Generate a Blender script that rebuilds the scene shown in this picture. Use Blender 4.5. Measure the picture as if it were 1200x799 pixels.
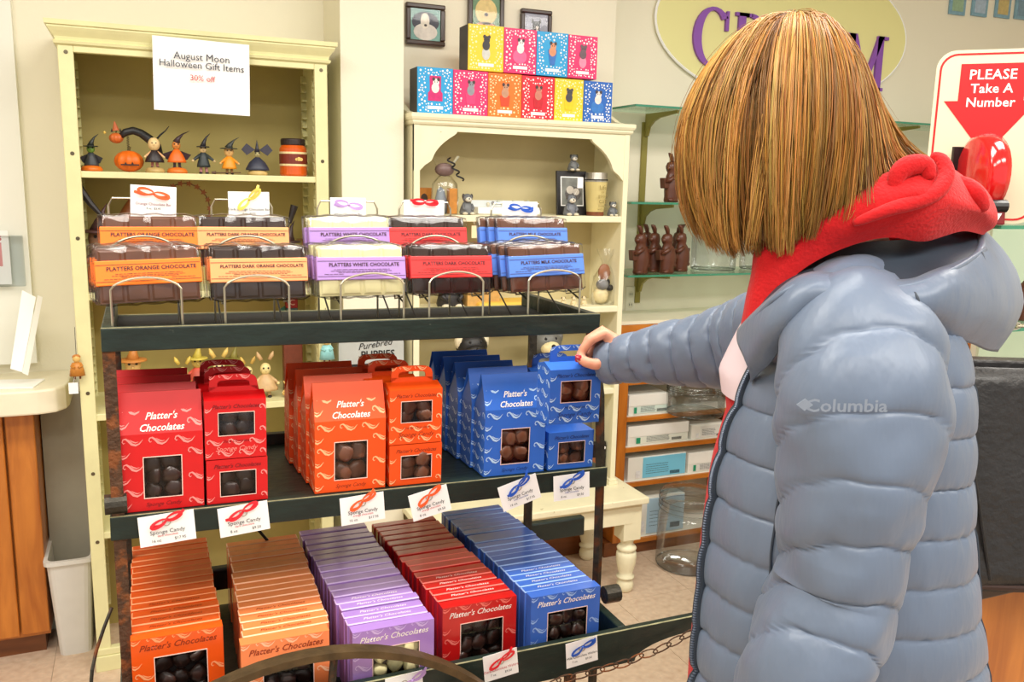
import bpy, bmesh, math, random
from mathutils import Vector, Matrix, Quaternion, noise
random.seed(7)
scene = bpy.context.scene
for o in list(bpy.data.objects): bpy.data.objects.remove(o)
COL = scene.collection
# ------------------------------------------------------------------ camera
CAM_H, FPX = 1.47, 1020.0
YAW, PIT, ROLL = math.radians(23.2), math.radians(10.1), math.radians(1.3)
FWD = Vector((math.sin(YAW)*math.cos(PIT), math.cos(YAW)*math.cos(PIT), -math.sin(PIT)))
R0 = Vector((math.cos(YAW), -math.sin(YAW), 0)); U0 = R0.cross(FWD)
RV = R0*math.cos(ROLL)+U0*math.sin(ROLL); UV = U0*math.cos(ROLL)-R0*math.sin(ROLL)
H0 = Vector((math.sin(YAW), math.cos(YAW), 0))
CC = Vector((0, 0, CAM_H))
cd = bpy.data.cameras.new('camera'); cam = bpy.data.objects.new('camera', cd); COL.objects.link(cam)
cd.sensor_fit = 'HORIZONTAL'; cd.sensor_width = 36.0; cd.lens = 36.0*FPX/1200.0; cd.clip_start = .02
m = Matrix((RV, UV, -FWD)).transposed().to_4x4(); m.translation = CC
cam.matrix_world = m
scene.camera = cam
# ------------------------------------------------------------------ light and exposure
vs = scene.view_settings
vs.view_transform = 'Standard'; vs.look = 'None'; vs.exposure = 0.2; vs.gamma = 1.0
try: vs.use_curve_mapping = False
except Exception: pass
w = bpy.data.worlds.new('world'); scene.world = w; w.use_nodes = True
bg = w.node_tree.nodes['Background']; bg.inputs[0].default_value = (1.0, .97, .92, 1); bg.inputs[1].default_value = 0.72
def area(name, loc, sx, sy, power, rot=(0,0,0), col=(1,.97,.90)):
    l = bpy.data.lights.new(name, 'AREA'); l.shape = 'RECTANGLE'; l.size = sx; l.size_y = sy; l.energy = power; l.color = col
    o = bpy.data.objects.new(name, l); COL.objects.link(o); o.location = loc; o.rotation_euler = rot
    return o
CEIL = 2.75
LIGHTS = [(-.6,1.1),(.9,1.1),(2.4,1.1),(-.6,-.5),(.9,-.5),(2.4,-.5)]
for i,(lx,ly) in enumerate(LIGHTS):
    area('ceiling_lamp', (lx, ly, CEIL-.05), 1.15, .55, 27)
# ------------------------------------------------------------------ pixel helpers (1200 x 799 frame)
def ray(px, py): return FWD + RV*((px-600)/FPX) - UV*((py-399.5)/FPX)
def onY(px, py, y): v = ray(px,py); return CC + v*(y/v.y)
def onZ(px, py, z): v = ray(px,py); return CC + v*((z-CAM_H)/v.z)
def onX(px, py, x): v = ray(px,py); return CC + v*(x/v.x)
def VD(px, py, dep): v = ray(px,py); return CC + v*(dep/v.dot(H0))
# ------------------------------------------------------------------ materials
def lin(c):
    return tuple(((x/255.)/12.92 if x/255. <= .04045 else ((x/255.+.055)/1.055)**2.4) for x in c)
MATS = {}
def M(name, col, rough=.5, metal=0., var=.0, vscale=20., bump=0., bscale=60., spec=.5, coat=0., sheen=0., second=None, mscale=8., mlo=.5, mhi=.6, stretch=None, subs=0.):
    """procedural principled material: noise tint, optional second colour in patches, bump"""
    if name in MATS: return MATS[name]
    mt = bpy.data.materials.new(name); mt.use_nodes = True; nt = mt.node_tree; N = nt.nodes; L = nt.links
    b = N['Principled BSDF']; c = lin(col)
    b.inputs['Roughness'].default_value = rough; b.inputs['Metallic'].default_value = metal
    b.inputs['Specular IOR Level'].default_value = spec; b.inputs['Coat Weight'].default_value = coat
    b.inputs['Coat Roughness'].default_value = .12
    b.inputs['Sheen Weight'].default_value = sheen
    if subs: b.inputs['Subsurface Weight'].default_value = subs; b.inputs['Subsurface Radius'].default_value = (.02,.008,.005)
    b.inputs['Base Color'].default_value = (*c,1)
    tc = N.new('ShaderNodeTexCoord'); src = tc.outputs['Object']
    if stretch:
        mp = N.new('ShaderNodeMapping'); mp.inputs['Scale'].default_value = stretch; L.new(src, mp.inputs[0]); src = mp.outputs[0]
    out = None
    if var:
        n = N.new('ShaderNodeTexNoise'); n.inputs['Scale'].default_value = vscale; n.inputs['Detail'].default_value = 4; L.new(src, n.inputs['Vector'])
        r = N.new('ShaderNodeValToRGB'); r.color_ramp.elements[0].position = .3; r.color_ramp.elements[1].position = .7
        r.color_ramp.elements[0].color = (*[x*(1-var) for x in c],1); r.color_ramp.elements[1].color = (*[min(1,x*(1+var)) for x in c],1)
        L.new(n.outputs['Fac'], r.inputs[0]); out = r.outputs[0]
    if second:
        n2 = N.new('ShaderNodeTexNoise'); n2.inputs['Scale'].default_value = mscale; n2.inputs['Detail'].default_value = 6; L.new(src, n2.inputs['Vector'])
        r2 = N.new('ShaderNodeValToRGB'); r2.color_ramp.elements[0].position = mlo; r2.color_ramp.elements[1].position = mhi; L.new(n2.outputs['Fac'], r2.inputs[0])
        mx = N.new('ShaderNodeMix'); mx.data_type = 'RGBA'; L.new(r2.outputs[0], mx.inputs[0])
        if out: L.new(out, mx.inputs[6])
        else: mx.inputs[6].default_value = (*c,1)
        mx.inputs[7].default_value = (*lin(second),1); out = mx.outputs[2]
    if out: L.new(out, b.inputs['Base Color'])
    if bump:
        n3 = N.new('ShaderNodeTexNoise'); n3.inputs['Scale'].default_value = bscale; n3.inputs['Detail'].default_value = 3; L.new(src, n3.inputs['Vector'])
        bp = N.new('ShaderNodeBump'); bp.inputs['Strength'].default_value = bump; bp.inputs['Distance'].default_value = .01
        L.new(n3.outputs['Fac'], bp.inputs['Height']); L.new(bp.outputs[0], b.inputs['Normal'])
    MATS[name] = mt; return mt
def clear(name, col=(255,255,255), gloss=.12, rough=.05, bump=0., bscale=40.):
    """thin clear plastic or glass: transparent with a fresnel-weighted reflection"""
    if name in MATS: return MATS[name]
    mt = bpy.data.materials.new(name); mt.use_nodes = True; nt = mt.node_tree; N = nt.nodes; L = nt.links
    for n in list(N): N.remove(n)
    o = N.new('ShaderNodeOutputMaterial'); t = N.new('ShaderNodeBsdfTransparent'); g = N.new('ShaderNodeBsdfGlossy'); mx = N.new('ShaderNodeMixShader')
    t.inputs[0].default_value = (*lin(col),1); g.inputs['Roughness'].default_value = rough
    lw = N.new('ShaderNodeLayerWeight'); lw.inputs['Blend'].default_value = .25
    ma = N.new('ShaderNodeMath'); ma.operation = 'MULTIPLY_ADD'; ma.inputs[1].default_value = .6; ma.inputs[2].default_value = gloss
    L.new(lw.outputs['Fresnel'], ma.inputs[0]); L.new(ma.outputs[0], mx.inputs[0]); L.new(t.outputs[0], mx.inputs[1]); L.new(g.outputs[0], mx.inputs[2]); L.new(mx.outputs[0], o.inputs[0])
    if bump:
        tc = N.new('ShaderNodeTexCoord'); n3 = N.new('ShaderNodeTexNoise'); n3.inputs['Scale'].default_value = bscale; n3.inputs['Detail'].default_value = 2; L.new(tc.outputs['Object'], n3.inputs['Vector'])
        bp = N.new('ShaderNodeBump'); bp.inputs['Strength'].default_value = bump; bp.inputs['Distance'].default_value = .02
        L.new(n3.outputs['Fac'], bp.inputs['Height']); L.new(bp.outputs[0], g.inputs['Normal']); L.new(bp.outputs[0], lw.inputs['Normal'])
    MATS[name] = mt; return mt
def wood(name, c1, c2, rough=.4, scale=(1,1,1), coat=.2):
    if name in MATS: return MATS[name]
    mt = bpy.data.materials.new(name); mt.use_nodes = True; nt = mt.node_tree; N = nt.nodes; L = nt.links
    b = N['Principled BSDF']; b.inputs['Roughness'].default_value = rough; b.inputs['Coat Weight'].default_value = coat
    tc = N.new('ShaderNodeTexCoord'); mp = N.new('ShaderNodeMapping'); mp.inputs['Scale'].default_value = scale; L.new(tc.outputs['Object'], mp.inputs[0])
    n = N.new('ShaderNodeTexNoise'); n.inputs['Scale'].default_value = 3; n.inputs['Detail'].default_value = 8; n.inputs['Distortion'].default_value = .6; L.new(mp.outputs[0], n.inputs['Vector'])
    r = N.new('ShaderNodeValToRGB'); r.color_ramp.elements[0].position = .35; r.color_ramp.elements[1].position = .68
    r.color_ramp.elements[0].color = (*lin(c1),1); r.color_ramp.elements[1].color = (*lin(c2),1)
    L.new(n.outputs['Fac'], r.inputs[0]); L.new(r.outputs[0], b.inputs['Base Color'])
    MATS[name] = mt; return mt
# ------------------------------------------------------------------ mesh builder
class MB:
    def __init__(s): s.v = []; s.f = []
    def _add(s, vs, fs):
        k = len(s.v); s.v += [tuple(v) for v in vs]; s.f += [tuple(i+k for i in f) for f in fs]; return s
    def box(s, x0,x1,y0,y1,z0,z1):
        return s._add([(x0,y0,z0),(x1,y0,z0),(x1,y1,z0),(x0,y1,z0),(x0,y0,z1),(x1,y0,z1),(x1,y1,z1),(x0,y1,z1)],
            [(0,3,2,1),(4,5,6,7),(0,1,5,4),(1,2,6,5),(2,3,7,6),(3,0,4,7)])
    def quad(s,a,b,c,d): return s._add([a,b,c,d],[(0,1,2,3)])
    def loft(s, rings, closed=True, cap0=True, cap1=True, loop=False):
        n = len(rings[0]); vs = [p for r in rings for p in r]; fs = []
        R = len(rings)
        for i in range(R if loop else R-1):
            j = (i+1) % R
            for k in range(n if closed else n-1):
                l = (k+1) % n; fs.append((i*n+k, i*n+l, j*n+l, j*n+k))
        if not loop and closed:
            if cap0: fs.append(tuple(range(n-1,-1,-1)))
            if cap1: fs.append(tuple((R-1)*n+k for k in range(n)))
        return s._add(vs, fs)
    def tube(s, path, r, n=6, closed=False, flat=None):
        P = [Vector(p) for p in path]; rs = r if isinstance(r,(list,tuple)) else [r]*len(P)
        rings = []; up = None; N_ = len(P)
        for i,p in enumerate(P):
            if closed: t = (P[(i+1)%N_]-P[i-1])
            else: t = (P[min(i+1,N_-1)]-P[max(i-1,0)])
            if t.length < 1e-9: t = Vector((0,0,1))
            t.normalize()
            if up is None:
                up = Vector((0,0,1)) if abs(t.z) < .9 else Vector((1,0,0))
            a = t.cross(up)
            if a.length < 1e-6: a = t.orthogonal()
            a.normalize(); b = a.cross(t).normalized(); up = b
            fx, fz = flat if flat else (1,1)
            rings.append([p + a*(rs[i]*fx*math.cos(2*math.pi*k/n)) + b*(rs[i]*fz*math.sin(2*math.pi*k/n)) for k in range(n)])
        return s.loft(rings, True, not closed, not closed, closed)
    def cyl(s, p0, p1, r0, r1=None, n=12): return s.tube([p0,p1],[r0, r0 if r1 is None else r1], n)
    def lathe(s, prof, c=(0,0,0), n=16, sx=1, sy=1):
        rings = [[(c[0]+r*sx*math.cos(2*math.pi*k/n), c[1]+r*sy*math.sin(2*math.pi*k/n), c[2]+z) for k in range(n)] for r,z in prof]
        return s.loft(rings)
    def ball(s, c, r, nu=12, nv=8, rot=None):
        rx,ry,rz = r if isinstance(r,(list,tuple)) else (r,r,r); rings = []
        for j in range(1,nv):
            t = math.pi*j/nv; ring = []
            for k in range(nu):
                v = Vector((rx*math.sin(t)*math.cos(2*math.pi*k/nu), ry*math.sin(t)*math.sin(2*math.pi*k/nu), -rz*math.cos(t)))
                if rot: v.rotate(rot)
                ring.append(v+Vector(c))
            rings.append(ring)
        k0 = len(s.v); s.loft(rings, True, False, False)
        a = Vector((0,0,-rz)); b = Vector((0,0,rz))
        if rot: a.rotate(rot); b.rotate(rot)
        n0 = len(s.v); s.v += [tuple(a+Vector(c)), tuple(b+Vector(c))]
        for k in range(nu):
            l = (k+1)%nu; s.f.append((k0+l,k0+k,n0)); s.f.append((k0+(nv-2)*nu+k,k0+(nv-2)*nu+l,n0+1))
        return s
    def prism(s, pts, y0, y1):
        """polygon given in x,z extruded along y"""
        n = len(pts); return s.loft([[(x,y0,z) for x,z in pts],[(x,y1,z) for x,z in pts]])
    def prism_x(s, pts, x0, x1): return s.loft([[(x0,y,z) for y,z in pts],[(x1,y,z) for y,z in pts]])
    def prism_z(s, pts, z0, z1): return s.loft([[(x,y,z0) for x,y in pts],[(x,y,z1) for x,y in pts]])
    def ribbon(s, path, wid, n=Vector((0,-1,0))):
        """flat strip along path, width vector perpendicular to path and n"""
        P = [Vector(p) for p in path]; ws = wid if isinstance(wid,(list,tuple)) else [wid]*len(P); vs = []
        for i,p in enumerate(P):
            t = P[min(i+1,len(P)-1)]-P[max(i-1,0)]; a = t.cross(n)
            if a.length < 1e-9: a = Vector((0,0,1))
            a.normalize(); vs += [p+a*ws[i]/2, p-a*ws[i]/2]
        return s._add(vs, [(2*i,2*i+1,2*i+3,2*i+2) for i in range(len(P)-1)])
    def disc(s, c, rx, rz, n=12):
        return s._add([(c[0]+rx*math.cos(2*math.pi*k/n), c[1], c[2]+rz*math.sin(2*math.pi*k/n)) for k in range(n)], [tuple(range(n))])
    def move(s, v, rot=None, sc=None):
        M3 = rot.to_matrix() if rot else Matrix.Identity(3)
        s.v = [tuple(M3 @ (Vector(p)*(sc or 1)) + Vector(v)) for p in s.v]; return s
    def mesh(s, name, mat=None, smooth=False):
        me = bpy.data.meshes.new(name); me.from_pydata(s.v, [], s.f)
        bm = bmesh.new(); bm.from_mesh(me); bmesh.ops.recalc_face_normals(bm, faces=bm.faces) if not getattr(s,'keep',False) else None
        bm.to_mesh(me); bm.free()
        if mat: me.materials.append(mat)
        if smooth: me.shade_smooth()
        return me
def link(name, me, parent=None, loc=None, rot=None):
    o = bpy.data.objects.new(name, me); COL.objects.link(o)
    if parent: o.parent = parent
    if loc is not None: o.location = loc
    if rot is not None: o.rotation_euler = rot
    return o
def part(name, mb, mat, parent=None, smooth=False, bevel=0., sub=0, loc=None, rot=None, label=None, autos=False, kind=None):
    o = link(name, mb.mesh(name, mat, smooth) if isinstance(mb, MB) else mb, parent, loc, rot)
    if isinstance(mb, bpy.types.Mesh) and mat and not mb.materials: mb.materials.append(mat)
    if bevel:
        b = o.modifiers.new('bevel','BEVEL'); b.width = bevel; b.segments = 2; b.limit_method = 'ANGLE'; b.harden_normals = False
    if sub:
        b = o.modifiers.new('sub','SUBSURF'); b.levels = sub; b.render_levels = sub
    if label: o['label'] = label
    if kind: o['kind'] = kind
    return o
def thing(name, label, cat, loc=(0,0,0), rot=(0,0,0), group=None):
    o = bpy.data.objects.new(name, None); COL.objects.link(o); o.empty_display_size = .05
    o.location = loc; o.rotation_euler = rot; o['label'] = label; o['category'] = cat
    if group: o['group'] = group
    return o
def tag(o, label, cat, group=None):
    o['label'] = label; o['category'] = cat
    if group: o['group'] = group
    return o
def struct(name, mb, mat, **k):
    o = part(name, mb, mat, **k); o['kind'] = 'structure'; return o
KIDS = {}
def kids(o):
    return [c for c in bpy.data.objects if c.parent == o]
def tree_of(root):
    """remember the parts of a finished prototype so copies are quick"""
    return [(c, [g for g in kids(c)]) for c in kids(root)]
def dup(root, tree, loc, rot, label, group=None):
    r = root.copy(); COL.objects.link(r); r.location = loc; r.rotation_euler = rot; r['label'] = label
    if group: r['group'] = group
    for c, gs in tree:
        d = c.copy(); COL.objects.link(d); d.parent = r
        for g in gs:
            e = g.copy(); COL.objects.link(e); e.parent = d
    return r
TXT = {}
def text_mesh(s, size, shear=0., align='CENTER', sx=1., bold=0., space=1.):
    """lettering as a flat mesh facing -Y, baseline centred at the origin"""
    key = (s,size,shear,align,sx,bold,space)
    if key in TXT: return TXT[key]
    c = bpy.data.curves.new('t','FONT'); c.body = s; c.size = size; c.shear = shear; c.align_x = align; c.align_y = 'CENTER'; c.resolution_u = 2
    c.offset = bold; c.space_character = space; c.fill_mode = 'BOTH'
    o = bpy.data.objects.new('t', c); COL.objects.link(o)
    dg = bpy.context.evaluated_depsgraph_get(); me = bpy.data.meshes.new_from_object(o.evaluated_get(dg))
    bpy.data.objects.remove(o)
    for v in me.vertices: v.co = (v.co.x*sx, 0, v.co.y)
    me.name = 'lettering'; me.materials.clear(); TXT[key] = me; return me
def lettering(s, size, mat, parent, loc, rot=(0,0,0), name='lettering', **k):
    me = text_mesh(s, size, **k)
    key = (id(me), mat.name)
    if key not in TXT:
        m2 = me.copy(); m2.materials.append(mat); TXT[key] = m2
    return link(name, TXT[key], parent, loc, rot)
# ------------------------------------------------------------------ shared materials
WALL = M('wall_paint', (240,234,212), .75, var=.02, vscale=2, bump=.05, bscale=180)
WALLW = M('white_wall_paint', (240,240,230), .7, var=.015, vscale=2)
HUT1 = M('yellow_cream_paint', (228,223,170), .45, var=.05, vscale=12, bump=.04, bscale=90)
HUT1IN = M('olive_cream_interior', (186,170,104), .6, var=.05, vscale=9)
HUT2 = M('aged_cream_paint', (240,234,200), .5, var=.04, vscale=14, second=(176,160,110), mscale=38, mlo=.70, mhi=.74, bump=.05, bscale=70)
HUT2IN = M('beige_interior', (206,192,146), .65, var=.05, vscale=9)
GREEN = M('distressed_green_paint', (21,36,30), .42, var=.35, vscale=30, second=(92,98,84), mscale=110, mlo=.70, mhi=.78, stretch=(.4,1,1), bump=.12, bscale=80)
GREENEDGE = M('edge_wear_highlight', (150,146,110), .6, var=.3, vscale=60)  # pale tone for wear plus the highlight painted along the cart edges
IRON = M('dark_iron', (60,56,48), .5, .6, var=.3, vscale=40, second=(112,66,36), mscale=26, mlo=.52, mhi=.66, bump=.2, bscale=120)
RUST = M('rusty_iron', (84,58,40), .75, .3, var=.35, vscale=55, second=(134,78,40), mscale=50, mlo=.5, mhi=.62, bump=.4, bscale=140)
STEEL = M('silver_wire', (196,190,170), .28, .9)
WHITE = M('white_card', (250,249,246), .6)
BLACK = M('black_print', (26,24,24), .6)
WIRED = M('dark_wire', (40,38,36), .4, .7)
OAK = wood('oak_wood', (176,98,26), (214,134,50), .35, (1,1,7))
OAKV = wood('oak_wood_grain_up', (168,92,26), (208,128,48), .35, (8,8,1))
FLOOR = M('vinyl_floor', (216,192,168), .5, var=.10, vscale=90, second=(196,166,140), mscale=45, mlo=.45, mhi=.75)
DWOOD = wood('brown_baseboard', (104,58,26), (140,82,40), .45, (1,1,6))
GLASS = clear('shelf_glass', (232,248,240), .06)
GLASSEDGE = M('green_glass_edge', (60,140,110), .15, spec=.8)
FILM = clear('clear_film', (252,252,252), .03, .10, bump=.35, bscale=13)
PANE = clear('window_film', (235,235,235), .03, .06, bump=.12, bscale=14)
PGLASS = clear('picture_glass', (250,250,250), .01, .03)
CLEARP = clear('clear_plastic', (240,243,243), .05, .08)
CHOC = M('dark_chocolate', (46,26,20), .35, var=.2, vscale=40, coat=.2)
CHOCM = M('milk_chocolate', (104,62,42), .38, var=.15, vscale=40, coat=.15)
CHOCW = M('white_chocolate', (236,228,176), .45, var=.04, vscale=30)
BUNNY = M('rabbit_chocolate', (92,48,30), .42, var=.12, vscale=30, coat=.2)
SCREW = M('screw_metal', (110,100,80), .35, .8)
# ------------------------------------------------------------------ room
WY1, WY2, WY3, PY = 3.02, 2.975, 3.13, 2.765
fl = struct('floor', MB().box(-3,5.5,-2.5,WY3+.1,-.06,0), M('floor_grout', (170,148,126), .6))
tile = MB().box(.0008,.3032,.0008,.3032,0,.0012).mesh('floor_tile', FLOOR)
nt_ = 0
for i in range(-5, 13):
    for j in range(0, 10):
        x, y = i*.304, j*.304+.1
        if nt_ < 290: link('floor_tile', tile, fl, (x, y, 0)); nt_ += 1
struct('wall_back_left', MB().box(-3,.60,WY1,WY1+.1,0,CEIL), WALL)
struct('wall_pillar', MB().box(.592,.792,PY,WY1+.1,0,CEIL), WALL)
struct('wall_back_middle', MB().box(.792,1.665,WY2,WY2+.1,0,CEIL), WALL)
struct('wall_back_right', MB().box(1.6,5.5,WY3,WY3+.1,0,CEIL), WALL)
struct('wall_left', MB().box(-3.1,-3,-2.5,WY1+.1,0,CEIL), WALLW)
struct('wall_right', MB().box(5.5,5.6,-2.5,WY3+.1,0,CEIL), WALL)
struct('wall_panel_left', MB().box(-1.4,-.31,WY1-.03,WY1+.01,.9,CEIL), WALLW)
struct('ceiling', MB().box(-3,5.5,-2.5,WY3+.1,CEIL,CEIL+.08), M('ceiling_white', (240,238,230), .8))
struct('baseboard_middle', MB().box(.8,1.66,WY2-.018,WY2,0,.105), DWOOD, bevel=.004)
for i,(lx,ly) in enumerate(LIGHTS):
    t = thing('ceiling_light', 'white framed fluorescent ceiling light panel above the shop', 'ceiling light', (lx,ly,CEIL), group='ceiling light panels')
    part('frame', MB().box(-.62,.62,-.32,-.29,-.04,0).box(-.62,.62,.29,.32,-.04,0).box(-.62,-.59,-.29,.29,-.04,0).box(.59,.62,-.29,.29,-.04,0), WHITE, t)
    part('diffuser', MB().box(-.59,.59,-.29,.29,-.012,-.006), WHITE, t)
# ------------------------------------------------------------------ left yellow-cream bookcase
HX0, HX1, HY, HZ = -.178, .537, 2.695, 1.872
def bookcase():
    t = thing('bookcase', 'tall yellow-cream bookcase with crown moulding and Halloween figurines behind the cart', 'bookcase', (HX0,HY,0))
    W_ = HX1-HX0; D_ = .31
    for nm,x in (('post',0),('post',W_-.038)):
        p = part('post', MB().box(x,x+.038,0,.022,.0,HZ-.045), HUT1, t, bevel=.002)
        for z in (1.795,1.53,1.30,.86,.62,.41): part('screw', MB().tube([(x+.02,-.001,z),(x+.02,.003,z)],.0055,10), SCREW, p)
    part('side_panel', MB().box(.004,.02,.022,D_,0,HZ-.03), HUT1, t)
    part('side_panel', MB().box(W_-.02,W_-.004,.022,D_,0,HZ-.03), HUT1, t)
    part('back_panel', MB().box(.02,W_-.02,D_-.012,D_,0,HZ-.03), HUT1IN, t)
    part('top_board', MB().box(.004,W_-.004,.0,D_,HZ-.03,HZ-.005), HUT1, t)
    part('top_rail', MB().box(.038,W_-.038,0,.022,1.796,HZ-.03), HUT1, t, bevel=.002)
    # crown moulding profile swept round three sides
    prof = [(0,1.812),(.008,1.816),(.010,1.823),(.004,1.826),(.006,1.834),(.016,1.848),(.021,1.856),(.021,1.860),(.026,1.862),(.027,1.874),(0,1.874)]
    rings = [[(-d,D_,z) for d,z in prof],[(-d,-d,z) for d,z in prof],[(W_+d,-d,z) for d,z in prof],[(W_+d,D_,z) for d,z in prof]]
    part('crown_moulding', MB().loft(rings), HUT1, t)
    for z,h in ((1.484,.018),(1.145,.02),(.795,.02),(.435,.02)):
        part('shelf', MB().box(.02,W_-.02,.006,D_-.012,z-h,z), HUT1, t, bevel=.002)
    part('base_moulding', MB().box(-.006,W_+.006,-.010,.02,0,.05).box(-.004,W_+.004,-.006,.02,.05,.072), HUT1, t, bevel=.003)
    # saw-tooth shelf supports on the inner side walls
    for x0,x1 in ((.020,.034),(W_-.034,W_-.020)):
        for y in (.045,.235):
            mbx = MB()
            z = .10
            while z < 1.79:
                mbx.prism_x([(y,z),(y+.028,z),(y+.028,z+.026),(y,z+.004)], x0, x1); z += .0275
            part('support_rail', mbx, HUT1, t)
    # louvre-like pegs seen on the side walls
    return t
bookcase()
# ------------------------------------------------------------------ right cream hutch on its bench
B_Y, B_Z, B_X0, B_X1 = 2.555, .378, .80, 1.640
def bench():
    t = thing('bench', 'low cream painted bench with chipped turned legs carrying the hutch', 'bench', (B_X0,B_Y,0))
    W_ = B_X1-B_X0; D_ = .40
    part('bench_top', MB().box(-.012,W_+.004,-.01,D_,B_Z-.024,B_Z), HUT2, t, bevel=.004)
    part('apron', MB().box(.05,W_-.05,.012,.03,B_Z-.10,B_Z-.024), HUT2, t)
    part('apron', MB().box(.05,W_-.05,D_-.03,D_-.012,B_Z-.10,B_Z-.024), HUT2, t)
    for x in (.02,W_-.04): part('apron', MB().box(x,x+.018,.06,D_-.06,B_Z-.10,B_Z-.024), HUT2, t)
    prof = [(.018,0),(.024,.004),(.030,.014),(.032,.028),(.028,.042),(.024,.048),(.024,.052),(.033,.056),(.033,.062),(.024,.068),(.029,.085),(.036,.115),(.038,.14),(.036,.155),(.028,.160),(.035,.166),(.037,.172),(.032,.179),(.023,.185),(.024,.198),(.03,.206),(.033,.21)]
    for x in (.042,W_-.046):
        for y in (.05,D_-.05):
            l = part('leg', MB().lathe(prof,(x,y,0),20), HUT2, t, smooth=True)
            part('leg_block', MB().box(x-.036,x+.036,y-.036,y+.036,.21,B_Z-.024), HUT2, l, bevel=.003)
bench()
def scroll(xc, sgn):
    pass
H2X0, H2X1, H2Y, H2Z = .812, 1.596, 2.717, 1.690
def hutch():
    t = thing('hutch', 'cream painted hutch with scrolled top apron standing on the bench', 'hutch', (H2X0,H2Y,B_Z))
    W_ = H2X1-H2X0; D_ = .235; Z = H2Z-B_Z
    def zz(z): return z-B_Z
    part('side_panel', MB().box(0,.018,.004,D_,0,Z-.02), HUT2, t, bevel=.002)
    part('side_panel', MB().box(W_-.018,W_,.004,D_,0,Z-.02), HUT2, t, bevel=.002)
    part('back_panel', MB().box(.018,W_-.018,D_-.012,D_,0,Z-.02), HUT2IN, t)
    for x in (0, W_-.02): part('face_post', MB().box(x,x+.02,-.002,.016,.02,Z-.03), HUT2, t, bevel=.002)
    for x0,x1 in ((-.008,.03),(W_-.03,W_+.008)):
        part('foot', MB().box(x0,x1,-.012,D_,0,.012).box(x0+.003,x1-.003,-.008,D_,.012,.022), HUT2, t, bevel=.002)
    # apron with S-scroll brackets
    def br(x_post, x_in, z_top, z_bot):
        pts = []
        for k in range(13):
            u = k/12.; s = u+.07*math.sin(2*math.pi*u*1.5)
            pts.append((x_post+(x_in-x_post)*s, z_bot+(z_top-z_bot)*(u+.05*math.sin(2*math.pi*u*1.5+1))))
        return pts
    L = br(.02,.145,zz(1.643),zz(1.512)); Rr = br(W_-.02,W_-.15,zz(1.640),zz(1.495))
    pts = [(.0,Z-.03),(.0,zz(1.512))]+L+list(reversed(Rr))+[(W_,zz(1.495)),(W_,Z-.03)]
    # split the outline in convex strips
    mbx = MB(); top = Z-.03
    def strip(ps):
        for a,b in zip(ps[:-1],ps[1:]): mbx.prism([(a[0],a[1]),(b[0],b[1]),(b[0],top),(a[0],top)],0,.016)
    strip([(.0,zz(1.512)),(.02,zz(1.512))]+L[1:]+list(reversed(Rr))[:-1]+[(W_-.02,zz(1.495)),(W_,zz(1.495))])
    part('apron', mbx, HUT2, t)
    prof = [(0,Z-.035),(.006,Z-.034),(.010,Z-.028),(.010,Z-.022),(.014,Z-.020),(.018,Z-.012),(.018,Z-.002),(.014,Z),(0,Z)]
    rings = [[(-d*.7,D_,z) for d,z in prof],[(-d*.7,-d,z) for d,z in prof],[(W_+d*.7,-d,z) for d,z in prof],[(W_+d*.7,D_,z) for d,z in prof]]
    part('cornice', MB().loft(rings), HUT2, t)
    part('top_board', MB().box(0,W_,0,D_,Z-.02,Z), HUT2, t)
    # little scalloped gallery ends on the top
    for x in (-.006, W_-.012):
        part('gallery_end', MB().prism_x([(.02,Z),(D_,Z),(D_,Z+.055),(D_-.06,Z+.05),(D_-.11,Z+.03),(D_-.15,Z+.012)], x, x+.018), HUT2, t)
    for z in (1.372,1.052,.748): part('shelf', MB().box(.018,W_-.018,.0,D_-.012,zz(z)-.022,zz(z)), HUT2, t, bevel=.003)
    return t
hutch()
# ------------------------------------------------------------------ left counter, oak cabinet, bin
t = thing('oak_cabinet', 'oak base cabinet with two flat doors at the left edge', 'cabinet', (-.312,2.835,0))
part('body', MB().box(-1.0,-.002,.02,.18,.07,.792), OAKV, t)
part('door', MB().box(-.078,-.002,0,.02,.085,.787), OAKV, t, bevel=.004)
part('door', MB().box(-.60,-.083,-.006,.02,.085,.787), OAKV, t, bevel=.004)
part('toe_kick', MB().box(-1.0,-.02,.05,.18,0,.07), DWOOD, t)
c = MB().prism_z([(-1.5,2.74),(-.29,2.74),(-.245,2.755),(-.222,2.79),(-.215,2.83),(-.215,3.02),(-1.5,3.02)], .796, .868)
tag(part('counter_top', c, M('counter_laminate', (240,232,206), .35, var=.03), bevel=.006), 'cream laminate counter top over the oak cabinet at left', 'counter')
struct('trim_1', MB().box(-.31,-.19,WY1-.05,WY1,0,.796), M('grey_panel', (164,158,140), .7, var=.04))
def bin_():
    t = thing('wastebasket', 'grey rectangular plastic wastebasket beside the bookcase', 'wastebasket', (-.246,2.90,0))
    def ring(hx,hy,z,r=.02):
        pts = []
        for cx,cy,a in ((hx-r,hy-r,0),(-hx+r,hy-r,90),(-hx+r,-hy+r,180),(hx-r,-hy+r,270)):
            for k in range(4):
                q = math.radians(a+30*k); pts.append((cx+r*math.cos(q), cy+r*math.sin(q), z))
        return pts
    mt = M('grey_plastic', (222,221,216), .45, var=.03)
    part('bucket', MB().loft([ring(.045,.075,0.0),ring(.062,.108,.318),ring(.058,.104,.318),ring(.041,.071,.006)]), mt, t, smooth=False)
    part('rim', MB().loft([ring(.062,.108,.312),ring(.069,.116,.314),ring(.069,.116,.327),ring(.058,.104,.327),ring(.058,.104,.312)],loop=True), mt, t)
bin_()
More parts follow.
